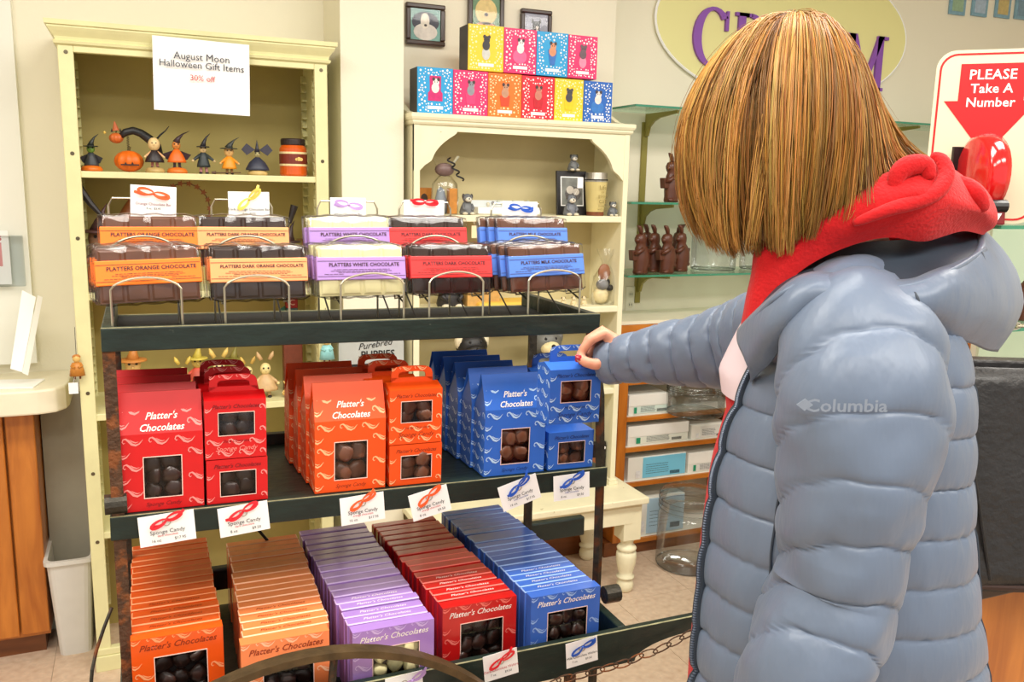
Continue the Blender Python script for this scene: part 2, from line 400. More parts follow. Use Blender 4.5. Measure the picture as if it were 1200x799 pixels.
# ------------------------------------------------------------------ flower-cart display
TT, TM = .010, .016            # slight sag of the upper tray and the middle shelf towards the right
ZT = lambda x: 1.2605-TT*(x+.057)     # top edge of the upper tray lip
ZM = lambda x: .9815-TM*(x+.06)       # middle shelf top
CX0, CX1, CYF, CYB = -.060, .760, 1.33, 1.64
LZ0, LZ1, LYF = .652, .714, 1.206
cart = thing('display_cart', 'dark green and iron tiered display cart with a big iron wheel, full of chocolates', 'display cart', (0,0,0))
def tray_part(name, mb, z0, tilt, edge=None):
    o = part(name, mb, GREEN, cart, bevel=.0015, loc=(0,0,z0), rot=(0,tilt,0)); return o
# upper tray
zt0 = ZT(0)
p = tray_part('upper_tray', MB().box(-.057,.738,CYF,CYF+.016,-.034,0).box(-.057,-.041,CYF+.016,CYB,-.034,0).box(.722,.738,CYF+.016,CYB,-.034,0).box(-.041,.722,CYB-.016,CYB,-.034,-.026), zt0, TT)
part('shaded_tray_floor', MB().box(-.041,.722,CYF+.016,CYB-.016,-.034,-.026), M('tray_shade_black',(12,13,13),.9), p)  # near-black floor colour stands in for the shade inside the tray
part('worn_highlight_edge', MB().box(-.057,.738,CYF+.0005,CYF+.003,-.0002,.0006).box(-.041,.722,CYB-.004,CYB-.001,-.0262,-.0252), GREENEDGE, p)  # the rear strip paints the highlight on the tray's back edge
zm0 = ZM(0)
p = tray_part('middle_shelf', MB().box(-.060,.766,CYF,CYF+.018,-.036,0).box(-.060,-.044,CYF+.018,CYB,-.036,-.006).box(.75,.766,CYF+.018,CYB,-.036,-.006).box(-.044,.75,CYF+.018,CYB,-.012,-.001).box(-.06,.766,CYB,CYB+.016,-.03,.02), zm0, TM)
part('worn_highlight_edge', MB().box(-.060,.766,CYF+.0005,CYF+.003,-.0002,.0006), GREENEDGE, p)
# lower tray with handles running on to the right
def handle(y0,y1,zt,name,x_end):
    pts_top = [(-.06,zt),(x_end,zt)]
    low = [(-.06,zt-.062),(.765,zt-.062)]
    for k in range(1,9):
        a = math.pi/2*k/8; low.append((.765+.115*(1-math.cos(a)), zt-.062+.034*math.sin(a)))
    low.append((x_end,zt-.028))
    mbx = MB()
    for a,b in zip(low[:-1],low[1:]): mbx.prism([(a[0],a[1]),(b[0],b[1]),(b[0],zt),(a[0],zt)],y0,y1)
    o = part(name, mbx, GREEN, cart)
    part('worn_highlight_edge', MB().box(-.06,x_end,y0+.0005,y0+.004,zt-.0003,zt+.0006), GREENEDGE, o)
handle(LYF,LYF+.015,LZ1,'front_rail',1.12)
o = part('rear_rail', MB().box(-.06,.90,1.655,1.675,.69,.735), GREEN, cart, bevel=.004)
part('side_rail', MB().box(-.06,-.045,LYF+.015,1.655,LZ0,LZ1), GREEN, cart, bevel=.002)
part('side_rail', MB().box(.738,.754,LYF+.015,1.655,LZ0,LZ1), GREEN, cart, bevel=.002)
part('tray_floor', MB().box(-.045,.738,LYF+.015,1.655,LZ0,LZ0+.009), GREEN, cart)
# iron straps
part('front_post', MB().box(-.057,-.040,CYF+.004,CYF+.010,0.0,1.228), RUST, cart)
part('front_post', MB().tube([(.722,1.338,1.225),(.735,1.338,1.18),(.748,1.338,1.1),(.755,1.338,.95),(.757,1.338,.80),(.757,1.338,.63),(.757,1.338,0.0)],.0095,4,flat=(.4,1)), IRON, cart)
part('rear_post', MB().box(.735,.752,1.622,1.630,0.0,1.235), IRON, cart)
part('rear_post', MB().box(-.057,-.040,1.622,1.630,0.0,1.235), IRON, cart)
part('pivot_bolt', MB().tube([(-.066,CYF+.012,.998),(-.036,CYF+.012,.998)],.015,12), IRON, cart)
part('pivot_bolt', MB().tube([(.752,1.30,.735),(.782,1.30,.735)],.016,12), IRON, cart)
part('cross_brace', MB().tube([(.10,1.63,.93),(.26,1.63,.70)],.003,6), WIRED, cart)
part('cross_brace', MB().tube([(.62,1.63,.94),(.26,1.63,.86),(.12,1.63,.94)],.003,6), WIRED, cart)
part('leg', MB().box(.635,.652,1.21,1.222,0,.655), RUST, cart)
part('leg', MB().box(.635,.652,1.655,1.667,0,.69), RUST, cart)
# wheel in front of the lower tray, standing on the floor
WC = (.196,.402); WR = .398
for yw,nm in ((1.176,'wheel'),):
    ring = []
    for k in range(72):
        a = 2*math.pi*k/72; ca,sa = math.cos(a),math.sin(a)
        ring.append([(WC[0]+(WR-dr)*ca, yw+dy, WC[1]+(WR-dr)*sa) for dr,dy in ((0,-.012),(0,.012),(.011,.012),(.011,-.012))])
    wh = part('wheel', MB().loft(ring,loop=True), M('brown_iron', (92,74,48), .5, .5, var=.35, vscale=30, bump=.15), cart)
    part('hub', MB().tube([(WC[0],yw-.03,WC[1]),(WC[0],yw+.03,WC[1])],.04,16), IRON, wh)
    for k in range(10):
        a = 2*math.pi*(k+.35)/10
        part('spoke', MB().tube([(WC[0]+.03*math.cos(a),yw,WC[1]+.03*math.sin(a)),(WC[0]+(WR-.008)*math.cos(a),yw,WC[1]+(WR-.008)*math.sin(a))],.006,6), IRON, wh)
part('axle', MB().tube([(WC[0],1.15,WC[1]),(WC[0],1.72,WC[1])],.012,10), IRON, cart)
# bent iron rod at the left side
a_ = [onY(131,712,1.40),onY(122,735,1.38),onY(113,762,1.36),onY(108,785,1.34),onY(106,810,1.33)]
part('bent_rod', MB().tube(a_,.003,6), IRON, cart)
# chain slung under the handle
ch = part('chain', MB().tube([(1.02,LYF-.004,LZ1-.02),(1.02,LYF-.004,LZ1-.03)],.004,6), RUST, cart)
cp = [onY(x,y,1.192) for x,y in ((640,806),(655,797),(672,793),(689,789),(706,784),(722,780),(738,775),(752,768),(768,763),(784,755),(799,747),(815,738),(832,728))]
for i in range(len(cp)-1):
    p0, p1 = cp[i], cp[i+1]; d = (p1-p0); L_ = d.length*.66; d.normalize(); mid = (p0+p1)/2
    side = Vector((0,0,1)).cross(d) if i%2 else d.cross(Vector((0,1,0))); side.normalize()
    if i%2: side = (side*.8+Vector((0,0,.6))).normalized()
    path = [mid+d*(L_*math.cos(q))+side*(.0062*math.sin(q)) for q in [2*math.pi*k/12 for k in range(12)]]
    part('chain_link', MB().tube(path,.0013,5,closed=True), RUST, ch)
# ------------------------------------------------------------------ printed motif, candy and window helpers
def stroke(mb, pts, wid, f):
    vs = []
    for i,(x,z) in enumerate(pts):
        a = pts[min(i+1,len(pts)-1)]; b = pts[max(i-1,0)]; tx,tz = a[0]-b[0],a[1]-b[1]; l = math.hypot(tx,tz) or 1
        nx,nz = -tz/l*wid[i]/2, tx/l*wid[i]/2; vs += [f(x+nx,z+nz), f(x-nx,z-nz)]
    mb._add(vs, [(2*i,2*i+1,2*i+3,2*i+2) for i in range(len(pts)-1)])
S1 = [(-.72,.02),(-.86,-.06),(-.98,.12),(-.9,.36),(-.66,.42),(-.4,.2),(-.1,-.16),(.25,-.3),(.6,-.15),(.95,.28)]
W1 = [.05,.10,.11,.12,.16,.22,.26,.21,.13,.03]
S2 = [(-.3,.34),(-.05,.12),(.25,-.02),(.55,.06)]; W2 = [.02,.12,.12,.02]
def swirls(mb, x0,x1,z0,z1, f, skip=(), s=.0145, px=.036, pz=.0195):
    r = 0; z = z0+pz*.45
    while z < z1-.003:
        x = x0+px*(.62 if r%2 else .12)-.004
        while x < x1+s*.3:
            ok = not any(a-s*.75 < x < b+s*.75 and c_-.005 < z < d_+.005 for a,b,c_,d_ in skip)
            if ok:
                g = lambda a,c: f(min(max(a,x0+.0006),x1-.0006), min(max(c,z0+.0006),z1-.0006))
                stroke(mb, [(x+s*u, z+s*v) for u,v in S1], [s*q for q in W1], g); stroke(mb, [(x+s*u, z+s*v) for u,v in S2], [s*q for q in W2], g)
            x += px
        z += pz; r += 1
def se_(c, e): return math.copysign(abs(c)**e, c)
def candy_mesh(name, mat, n, sx, sy, sz):
    mb = MB(); mb.ball((0,0,0),(sx,sy,sz),9,6); rr = random.Random(n)
    mb.v = [tuple(Vector([se_(c,.72)*k for c,k in zip((v[0]/sx,v[1]/sy,v[2]/sz),(sx,sy,sz))])*(1+.32*(noise.noise(Vector(v)*75+Vector((n*3.1,0,0)))))) for v in mb.v]
    return mb.mesh(name, mat, True)
CAND = {}
def candies(parent, mat, x0,x1,z0,z1, y, seed, size=.011):
    rr = random.Random(seed); k = mat.name
    if k not in CAND: CAND[k] = [candy_mesh('chocolate_piece', mat, i, .011,.006,.0105) for i in range(3)]
    nx = max(2, round((x1-x0)/(size*1.55))); nz = max(1, round((z1-z0)/(size*1.6)))
    for i in range(nx):
        for j in range(nz):
            o = link('chocolate_piece', rr.choice(CAND[k]), parent, (x0+(i+.5)*(x1-x0)/nx+rr.uniform(-.003,.003), y+rr.uniform(0,.004), z0+(j+.5)*(z1-z0)/nz+rr.uniform(-.003,.003)), (rr.uniform(-.3,.3), rr.uniform(-3,3), rr.uniform(-.3,.3)))
            o.scale = [size/.011*rr.uniform(.85,1.12) for _ in range(3)]
def front_with_hole(mb, w, z0, z1, wx0,wx1,wz0,wz1, dep, y=0):
    mb.quad((0,y,z0),(w,y,z0),(w,y,wz0),(0,y,wz0)); mb.quad((0,y,wz1),(w,y,wz1),(w,y,z1),(0,y,z1))
    mb.quad((0,y,wz0),(wx0,y,wz0),(wx0,y,wz1),(0,y,wz1)); mb.quad((wx1,y,wz0),(w,y,wz0),(w,y,wz1),(wx1,y,wz1))
def pocket(wx0,wx1,wz0,wz1,dep,y=0):
    mb = MB(); a=[(wx0,y,wz0),(wx1,y,wz0),(wx1,y,wz1),(wx0,y,wz1)]; b=[(x,y+dep,z) for x,_,z in a]
    for i in range(4): j=(i+1)%4; mb.quad(a[i],a[j],b[j],b[i])
    mb.quad(*b); return mb
def border(wx0,wx1,wz0,wz1,t=.0012,y=-.0006):
    return MB().box(wx0-t,wx1+t,y,y+.0005,wz0-t,wz0).box(wx0-t,wx1+t,y,y+.0005,wz1,wz1+t).box(wx0-t,wx0,y,y+.0005,wz0,wz1).box(wx1,wx1+t,y,y+.0005,wz0,wz1)
DARKIN = M('dark_inside', (30,18,16), .7)
# ------------------------------------------------------------------ gable boxes on the middle shelf
GW, GD, GH, GS = .115, .052, .176, .118
def print_mats(nm, base, light):
    return M(nm+'_carton', base, .45, var=.04, vscale=25, coat=.08), M(nm+'_swirl_print', light, .4)
CART = {'red': print_mats('red', (214,10,16), (255,150,144)), 'orange': print_mats('orange', (246,82,8), (255,190,136)), 'blue': print_mats('blue', (46,106,206), (186,218,252))}
TXTW = M('white_script_print', (250,240,232), .45)
TXTD = {'red': M('dark_red_script', (120,10,20), .5), 'orange': M('brown_script', (150,50,14), .5), 'blue': M('navy_script', (26,48,110), .5)}
CANDY = {'red': CHOC, 'orange': CHOCM, 'blue': CHOCM}
def gable_proto(colr, label, front=True):
    base, lt = CART[colr]
    t = thing('gable_carton', label, 'candy box', group=colr+' gable cartons on the middle shelf')
    mb = MB(); w,d,h,s = GW,GD,GH,GS; mid = d/2
    wx0,wx1,wz0,wz1 = .032,.084,.020,.082
    if front: front_with_hole(mb,w,0,s,wx0,wx1,wz0,wz1,.008)
    else: mb.quad((0,0,0),(w,0,0),(w,0,s),(0,0,s))
    mb.quad((0,d,0),(w,d,0),(w,d,s),(0,d,s)); mb.quad((0,0,0),(w,0,0),(w,d,0),(0,d,0))
    for x,i in ((0,.006),(w,-.006)):
        mb.quad((x,0,0),(x,d,0),(x,d,s),(x,0,s)); mb._add([(x,0,s),(x,d,s),(x+i,mid,h-.004)],[(0,1,2)])
    mb.quad((0,0,s),(w,0,s),(w,mid-.001,h),(0,mid-.001,h)); mb.quad((0,d,s),(w,d,s),(w,mid+.001,h),(0,mid+.001,h)); mb.quad((0,mid-.001,h),(w,mid-.001,h),(w,mid+.001,h),(0,mid+.001,h))
    mb.keep = True
    body = part('carton', mb, base, t)
    sl = math.hypot(mid, h-s)
    f1 = lambda x,z: (x,-.0004,z)
    f2 = lambda x,z: (x, mid*(z-s)/(h-s)-.0005, z+.0001)
    sw = MB()
    skip = [(wx0,wx1,wz0,wz1),(.022,.094,.004,.014)]
    swirls(sw,0,w,0,s,f1,skip); swirls(sw,0,w,s+.004,h,f2,[(.04,.075,.122,.146)] if front else ())
    f3 = lambda y,z: (-.0004,d-y,z)
    swirls(sw,0,d,0,s,f3,())
    part('swirl_print', sw, lt, t, kind='stuff')
    if front:
        part('window_backing', pocket(wx0,wx1,wz0,wz1,.010), DARKIN, t)
        part('window_border', border(wx0,wx1,wz0,wz1), M('pale_print_line', (250,214,200), .5), t)
        candies(t, CANDY[colr], wx0,wx1,wz0,wz1, .006, colr, .0160 if colr!='red' else .0135)
        part('window_pane', MB().quad((wx0,.0005,wz0),(wx1,.0005,wz0),(wx1,.0005,wz1),(wx0,.0005,wz1)), PANE, t)
        ang = -math.atan2(mid,h-s)
        z1,z2 = s+.024, s+.008
        lettering("Platter's", .0150, TXTW, t, (w/2, mid*(z1-s)/(h-s)-.0012, z1), (ang,0,0), shear=.35, sx=.9, bold=.00025)
        lettering("Chocolates", .0150, TXTW, t, (w/2, mid*(z2-s)/(h-s)-.0012, z2), (ang,0,0), shear=.35, sx=.9, bold=.00025)
        lettering("Sponge Candy", .0085, TXTD[colr], t, (w/2,-.0008,.0095), shear=.35)
    return t
FACE = [('red', -.044, 1.342, 4), ('orange', .238, 1.342, 4), ('blue', .527, 1.342, 5)]
ORD = ['frontmost','second','third','fourth','fifth']
for colr,x,y,n in FACE:
    pr = gable_proto(colr, 'front %s gable carton of chocolates with a window, nearest the shelf edge'%colr)
    pr.location = (x,y,ZM(x)+.001); pr.rotation_euler = (0,TM,0)
    q = gable_proto(colr, '%s gable carton second from the front of its row, behind the windowed one'%colr, False); tr = tree_of(q)
    q.location = (x-.004, y+.056, ZM(x)+.001); q.rotation_euler = (0,TM,0)
    for k in range(2,n):
        dup(q, tr, (x-.004*k+random.uniform(-.002,.002), y+.056*k, ZM(x)+.001), (0,TM,random.uniform(-.02,.02)), '%s gable carton %s from the front of its row'%(colr,ORD[k]))
# ------------------------------------------------------------------ small handled cartons
SW, SD, SH = .090, .056, .092
def small_proto(colr, label, hh, handle=True, words=True):
    base, lt = CART[colr]; w,d,h = SW,SD,hh
    t = thing('handled_carton', label, 'candy box', group='small %s cartons'%colr)
    mb = MB(); wx0,wx1 = .020,.072; wz0,wz1 = (h*.40,h*.78) if handle else (h*.16,h*.72)
    front_with_hole(mb,w,0,h,wx0,wx1,wz0,wz1,.008)
    mb.quad((0,d,0),(w,d,0),(w,d,h),(0,d,h)); mb.quad((0,0,0),(w,0,0),(w,d,0),(0,d,0))
    for x in (0,w): mb.quad((x,0,0),(x,d,0),(x,d,h),(x,0,h))
    m_ = d/2; zt = h+(.008 if handle else 0)
    mb.quad((0,0,h),(w,0,h),(w,m_,zt),(0,m_,zt)); mb.quad((0,d,h),(w,d,h),(w,m_,zt),(0,m_,zt))
    for x in (0,w): mb._add([(x,0,h),(x,d,h),(x,m_,zt)],[(0,1,2)])
    mb.keep = True
    part('carton', mb, base, t)
    if handle:
        for yy in (m_-.002, m_+.0015):
            pts_o = []; pts_i = []
            for k in range(13):
                a = math.pi*k/12; ex = .45
                pts_o.append((w/2-.036*math.copysign(abs(math.cos(a))**ex,math.cos(a)), zt+.026*abs(math.sin(a))**ex))
                pts_i.append((w/2-.024*math.copysign(abs(math.cos(a))**ex,math.cos(a)), zt+.007+.010*abs(math.sin(a))**ex))
            mh = MB(); ring0=[(x,yy,z) for x,z in pts_o]; ring1=[(x,yy,z) for x,z in pts_i]
            mh.loft([ring0,ring1,[(x,yy+.0008,z) for x,z in pts_i],[(x,yy+.0008,z) for x,z in pts_o]],closed=False,loop=True)
            mh.box(w/2-.036,w/2+.036,yy,yy+.0008,zt-.006,zt+.0068)
            part('handle', mh, base, t)
    sw = MB(); f1 = lambda x,z: (x,-.0004,z)
    swirls(sw,0,w,0,h,f1,[(wx0,wx1,wz0,wz1),(.012,.078,h-.016,h-.008)],s=.0125,px=.031,pz=.0175)
    if handle: swirls(sw,w/2-.036,w/2+.036,zt+.017,zt+.026,lambda x,z:(x,m_-.0024,z),s=.011,px=.026,pz=.012)
    swirls(sw,0,d,0,h,lambda y,z:(-.0004,d-y,z))
    part('swirl_print', sw, lt, t, kind='stuff')
    part('window_backing', pocket(wx0,wx1,wz0,wz1,.010), DARKIN, t)
    part('window_border', border(wx0,wx1,wz0,wz1,.0009), M('pale_print_line', (250,214,200), .5), t)
    candies(t, CANDY[colr], wx0,wx1,wz0,wz1, .006, colr+str(hh), .0135)
    part('window_pane', MB().quad((wx0,.0005,wz0),(wx1,.0005,wz0),(wx1,.0005,wz1),(wx0,.0005,wz1)), PANE, t)
    lettering("Platter's Chocolates", .0085, TXTD[colr], t, (w/2,-.0008,h-.0105), shear=.35, bold=.0001)
    if handle:
        lettering(("Milk" if colr=='blue' else "Dark" if colr=='red' else "Orange")+" Chocolate", .006, TXTD[colr], t, (w/2,-.0008,h*.30), shear=.3)
        lettering("Sponge Candy", .0105, TXTD[colr] if colr!='red' else M('pink_script',(255,150,140),.5), t, (w/2,-.0008,h*.17), shear=.35)
    return t
sm = {}
for colr,x in (('red',.075),('orange',.360),('blue',.650)):
    lo = small_proto(colr, 'small %s carton at the bottom of the stack beside the gable carton'%colr, .069, False)
    lo.location = (x,1.342,ZM(x)+.001); lo.rotation_euler = (0,TM,0)
    up = small_proto(colr, {'blue':'small blue handled carton being lifted off the shelf by the woman'}.get(colr,'small %s handled carton stacked on top of another at the shelf front'%colr), SH, True)
    up.rotation_euler = (0,TM,0); sm[colr] = up
    tr = tree_of(up)
    if colr != 'blue':
        up.location = (x,1.342,ZM(x)+.0715)
        tl = tree_of(lo)
        for k in range(1, 3):
            yy = 1.342+.0585*k
            dup(lo, tl, (x-.003*k,yy,ZM(x)+.001), (0,TM,0), 'small %s carton under another, %s from the shelf front'%(colr,ORD[k]))
            dup(up, tr, (x-.003*k-(.022 if colr=='orange' else 0),yy,ZM(x)+.0715), (0,TM,0), 'small %s handled carton on top, %s from the shelf front'%(colr,ORD[k]))
    else:
        BLUEBOX = Vector((.597,1.235,1.088)); up.location = BLUEBOX; up.rotation_euler = (.03,.0,-.06)
        tl = tree_of(lo); dup(lo, tl, (x-.002,1.402,ZM(x)+.001), (0,TM,0), 'small blue carton under another behind the lowest blue one')
        dup(up, tr, (x-.006,1.402,ZM(x)+.0715), (0,TM,0), 'small blue handled carton on the shelf just behind the lifted one')
# ------------------------------------------------------------------ bows and price cards
def bow(parent, mat, loc, sc=1., rot=0., seed=1, tails=True):
    rr = random.Random(seed); mb = MB()
    for s in (-1,1):
        path = []
        for k in range(15):
            a = 2*math.pi*k/14; lp = .0125*(1-math.cos(a)); path.append((s*lp, -.003-.004*math.sin(a/2), .0048*math.sin(a)+lp*.12*s))
        mb.ribbon(path, [.0016+.0034*math.sin(math.pi*k/14) for k in range(15)])
        if tails:
            L_ = rr.uniform(.024,.032); dz = rr.uniform(-.45,-.1) if s<0 else rr.uniform(.0,.4)
            mb.ribbon([(s*L_*u, -.0025-.003*math.sin(3*u), dz*L_*u-.003*math.sin(4*u)) for u in (0,.15,.3,.45,.6,.75,.9,1)], [.0022,.003,.0036,.004,.0044,.0048,.005,.0044])
    mb.ball((0,-.004,0),(.0024,.002,.0026),8,6)
    mb.v = [(x*sc*math.cos(rot)-z*sc*math.sin(rot), y*sc, x*sc*math.sin(rot)+z*sc*math.cos(rot)) for x,y,z in mb.v]
    return part('ribbon_bow', mb, mat, parent, loc=loc)
RIB = {'red': M('red_ribbon',(226,30,44),.35,coat=.3), 'orange': M('orange_ribbon',(246,96,40),.35,coat=.3), 'blue': M('blue_ribbon',(40,92,196),.35,coat=.3),
       'yellow': M('yellow_ribbon',(240,206,90),.35,coat=.3), 'purple': M('lilac_ribbon',(186,150,214),.35,coat=.3)}
REDP = M('red_print', (200,40,60), .6)
def price_card(label, colr, loc, rot, lines, w=.076, h=.044, seed=1, bowrot=0., bowat=(0,.0145), group='price cards on the middle shelf', ring=True):
    t = thing('price_card', label, 'price card', loc, rot, group)
    part('card', MB().box(-w/2,w/2,0,.0006,-h/2,h/2), WHITE, t)
    y = -.0006
    for s,size,mat,x,z in lines: lettering(s,size,mat,t,(x,y,z))
    if ring:
        part('tack', MB().tube([(.0055*math.cos(a),-.0015,bowat[1]-.004+.0055*math.sin(a)) for a in [2*math.pi*k/14 for k in range(14)]],.0007,5,closed=True), STEEL, t)
    bow(t, RIB[colr], (bowat[0],-.001,bowat[1]), .92, bowrot*.7, seed)
    return t
def sponge(kind, oz, price): return [('Sponge Candy',.0085,BLACK,0,-.004),(kind+' chocolate',.0048,REDP if kind!='milk' else M('blue_print',(50,70,150),.6),0,-.0095),(oz,.006,BLACK,-.016,-.0165),(price,.006,BLACK,.017,-.0165)]
CY_ = CYF-.004
for nm,colr,px,py,rz,kind,oz,pc,sd,br,wd in (
    ('large red carton','red',196,619,.05,'dark','16 oz.','$17.95',1,.35,.078),('small red cartons','red',286,608,.07,'dark','8 oz.','$9.50',2,.45,.074),
    ('large orange carton','orange',425,596,.05,'orange','16 oz.','$17.95',3,.55,.072),('small orange cartons','orange',504,589,.20,'orange','8 oz.','$9.50',4,.5,.068),
    ('large blue carton','blue',609,577,.26,'milk','16 oz.','$17.95',5,.45,.074),('small blue cartons','blue',670,570,.02,'milk','8 oz.','$9.50',6,.5,.072)):
    p = onY(px,py,CY_)
    price_card('white price card with %s bow hung below the %s'%(colr,nm), colr, p, (-.06,-rz,0), sponge(kind,oz,pc), wd, .046, sd, br)
for nm,colr,px,py,rz,br,ox in (('dark red row','red',587,779,.10,.4,0),('blue row','blue',682,764,.08,.3,0),('lilac row','purple',474,806,.05,.6,.012)):
    p = onY(px,py,LYF-.002)
    kd = {'red':'Dark','blue':'Milk','purple':'White'}[colr]
    price_card('white price card with %s bow on the front rail below the %s'%('lilac' if colr=='purple' else colr,nm), colr, p, (0,-rz,0),
        [(kd+' Chocolate Wafers',.0062,REDP if colr=='red' else BLACK,0,-.006),('7 oz.',.0055,BLACK,-.014,-.014),('$9.50',.0055,BLACK,.012,-.014)], .060,.046,20+len(nm),br,(ox,.012),'price cards on the front rail')
# ------------------------------------------------------------------ wafer boxes in the lower tray
WW, WH, WT = .131, .1295, .0225
WC_ = {'orange': ((246,92,22),(255,170,116)), 'peach': ((248,136,78),(255,196,156)), 'purple': ((172,132,208),(212,184,236)), 'crimson': ((204,26,26),(240,120,108)), 'wafer blue': ((66,112,208),(158,190,242))}
NICE = {'orange':'bright orange','peach':'pale orange','purple':'lilac','crimson':'dark red','wafer blue':'blue'}
def wafer_front(ck):
    base = M(ck+' wafer carton', WC_[ck][0], .30, var=.05, vscale=22, coat=.7); lt = M(ck+' wafer print', WC_[ck][1], .4)
    t = thing('wafer_box', 'front %s wafer box with its window showing chocolates, first of its row'%NICE[ck], 'candy box', group=NICE[ck]+' wafer boxes')
    w,h,d = WW,WH,WT; wx0,wx1,wz0,wz1 = .032,.106,.018,.096
    mb = MB(); front_with_hole(mb,w,0,h,wx0,wx1,wz0,wz1,.01)
    mb.quad((0,d,0),(w,d,0),(w,d,h),(0,d,h)); mb.quad((0,0,0),(w,0,0),(w,d,0),(0,d,0)); mb.quad((0,0,h),(w,0,h),(w,d,h),(0,d,h))
    for x in (0,w): mb.quad((x,0,0),(x,d,0),(x,d,h),(x,0,h))
    mb.keep = True
    part('carton', mb, base, t)
    sw = MB(); swirls(sw,0,w,0,h,lambda x,z:(x,-.0004,z),[(wx0,wx1,wz0,wz1),(.012,.12,h-.022,h-.009)]); part('swirl_print', sw, lt, t, kind='stuff')
    part('window_backing', pocket(wx0,wx1,wz0,wz1,.012), DARKIN, t); part('window_border', border(wx0,wx1,wz0,wz1), M('pale_print_line',(250,214,200),.5), t)
    candies(t, CHOCW if ck=='purple' else CHOC, wx0,wx1,wz0,wz1,.006,ck,.0145)
    part('window_pane', MB().quad((wx0,.0005,wz0),(wx1,.0005,wz0),(wx1,.0005,wz1),(wx0,.0005,wz1)), PANE, t)
    tm = TXTW if ck in ('crimson','wafer blue','purple') else TXTD['orange']
    lettering("Platter's Chocolates", .0135, tm, t, (w/2,-.0008,h-.0155), shear=.35, bold=.00015)
    return t
def wafer_plain(ck):
    base = M(ck+' wafer carton',(0,0,0))
    mb = MB(); e=.0016; w,h,d = WW,WH,WT-.0012
    rings = [[(e,0,z),(w-e,0,z),(w,e,z),(w,d-e,z),(w-e,d,z),(e,d,z),(0,d-e,z),(0,e,z)] for z in (0,h-e)]+[[(e,e,h),(w-e,e,h),(w-e,e,h),(w-e,d-e,h),(w-e,d-e,h),(e,d-e,h),(e,d-e,h),(e,e,h)]]
    mb.loft(rings); me = mb.mesh('wafer_box', base); me.materials.append(M(ck+' wafer print', WC_[ck][1], .4))
    for f in me.polygons:
        if .2 < f.normal.z < .95: f.material_index = 1
    return me
ORDW = ['','first','second','third','fourth','fifth','sixth','seventh','eighth','ninth','tenth','eleventh','twelfth','thirteenth','fourteenth','fifteenth','sixteenth','seventeenth','eighteenth','nineteenth']
ROWS = [('orange',-.042,1.316,1.671,15,.0,.088),('peach',.108,1.246,1.632,17,.010,.25),('purple',.270,1.224,1.642,17,-.010,.40),('crimson',.424,1.250,1.632,16,-.020,.55),('wafer blue',.575,1.234,1.642,19,-.018,.70)]
BZ = LZ0+.0095
for ck,x,y0,y1,n,dx,_ in ROWS:
    f = wafer_front(ck); f.location = (x,y0,BZ)
    me = wafer_plain(ck); st = (y1-y0)/(n-.5)
    lt = M(ck+' wafer print', WC_[ck][1], .4)
    for k in range(1,n):
        u = k/(n-1); rr = random.uniform
        lab = '%s wafer box in the lower tray, %s counting back from the windowed front box'%(NICE[ck],ORDW[k])
        o = link('wafer_box', me, None, (x+dx*u+rr(-.0015,.0015)+(.006 if ck=='peach' and k>0 else 0), y0+st*k, BZ+rr(-.0005,.0015)), (rr(-.012,.006),0,rr(-.012,.012)))
        tag(o, lab, 'candy box', NICE[ck]+' wafer boxes')
        if k < 5:
            lettering("Platter's Chocolates", .0095, TXTD['orange'] if ck in('orange','peach') else TXTW, o, (WW/2,WT*.45,WH+.0006), (-math.pi/2,0,0), shear=.35)
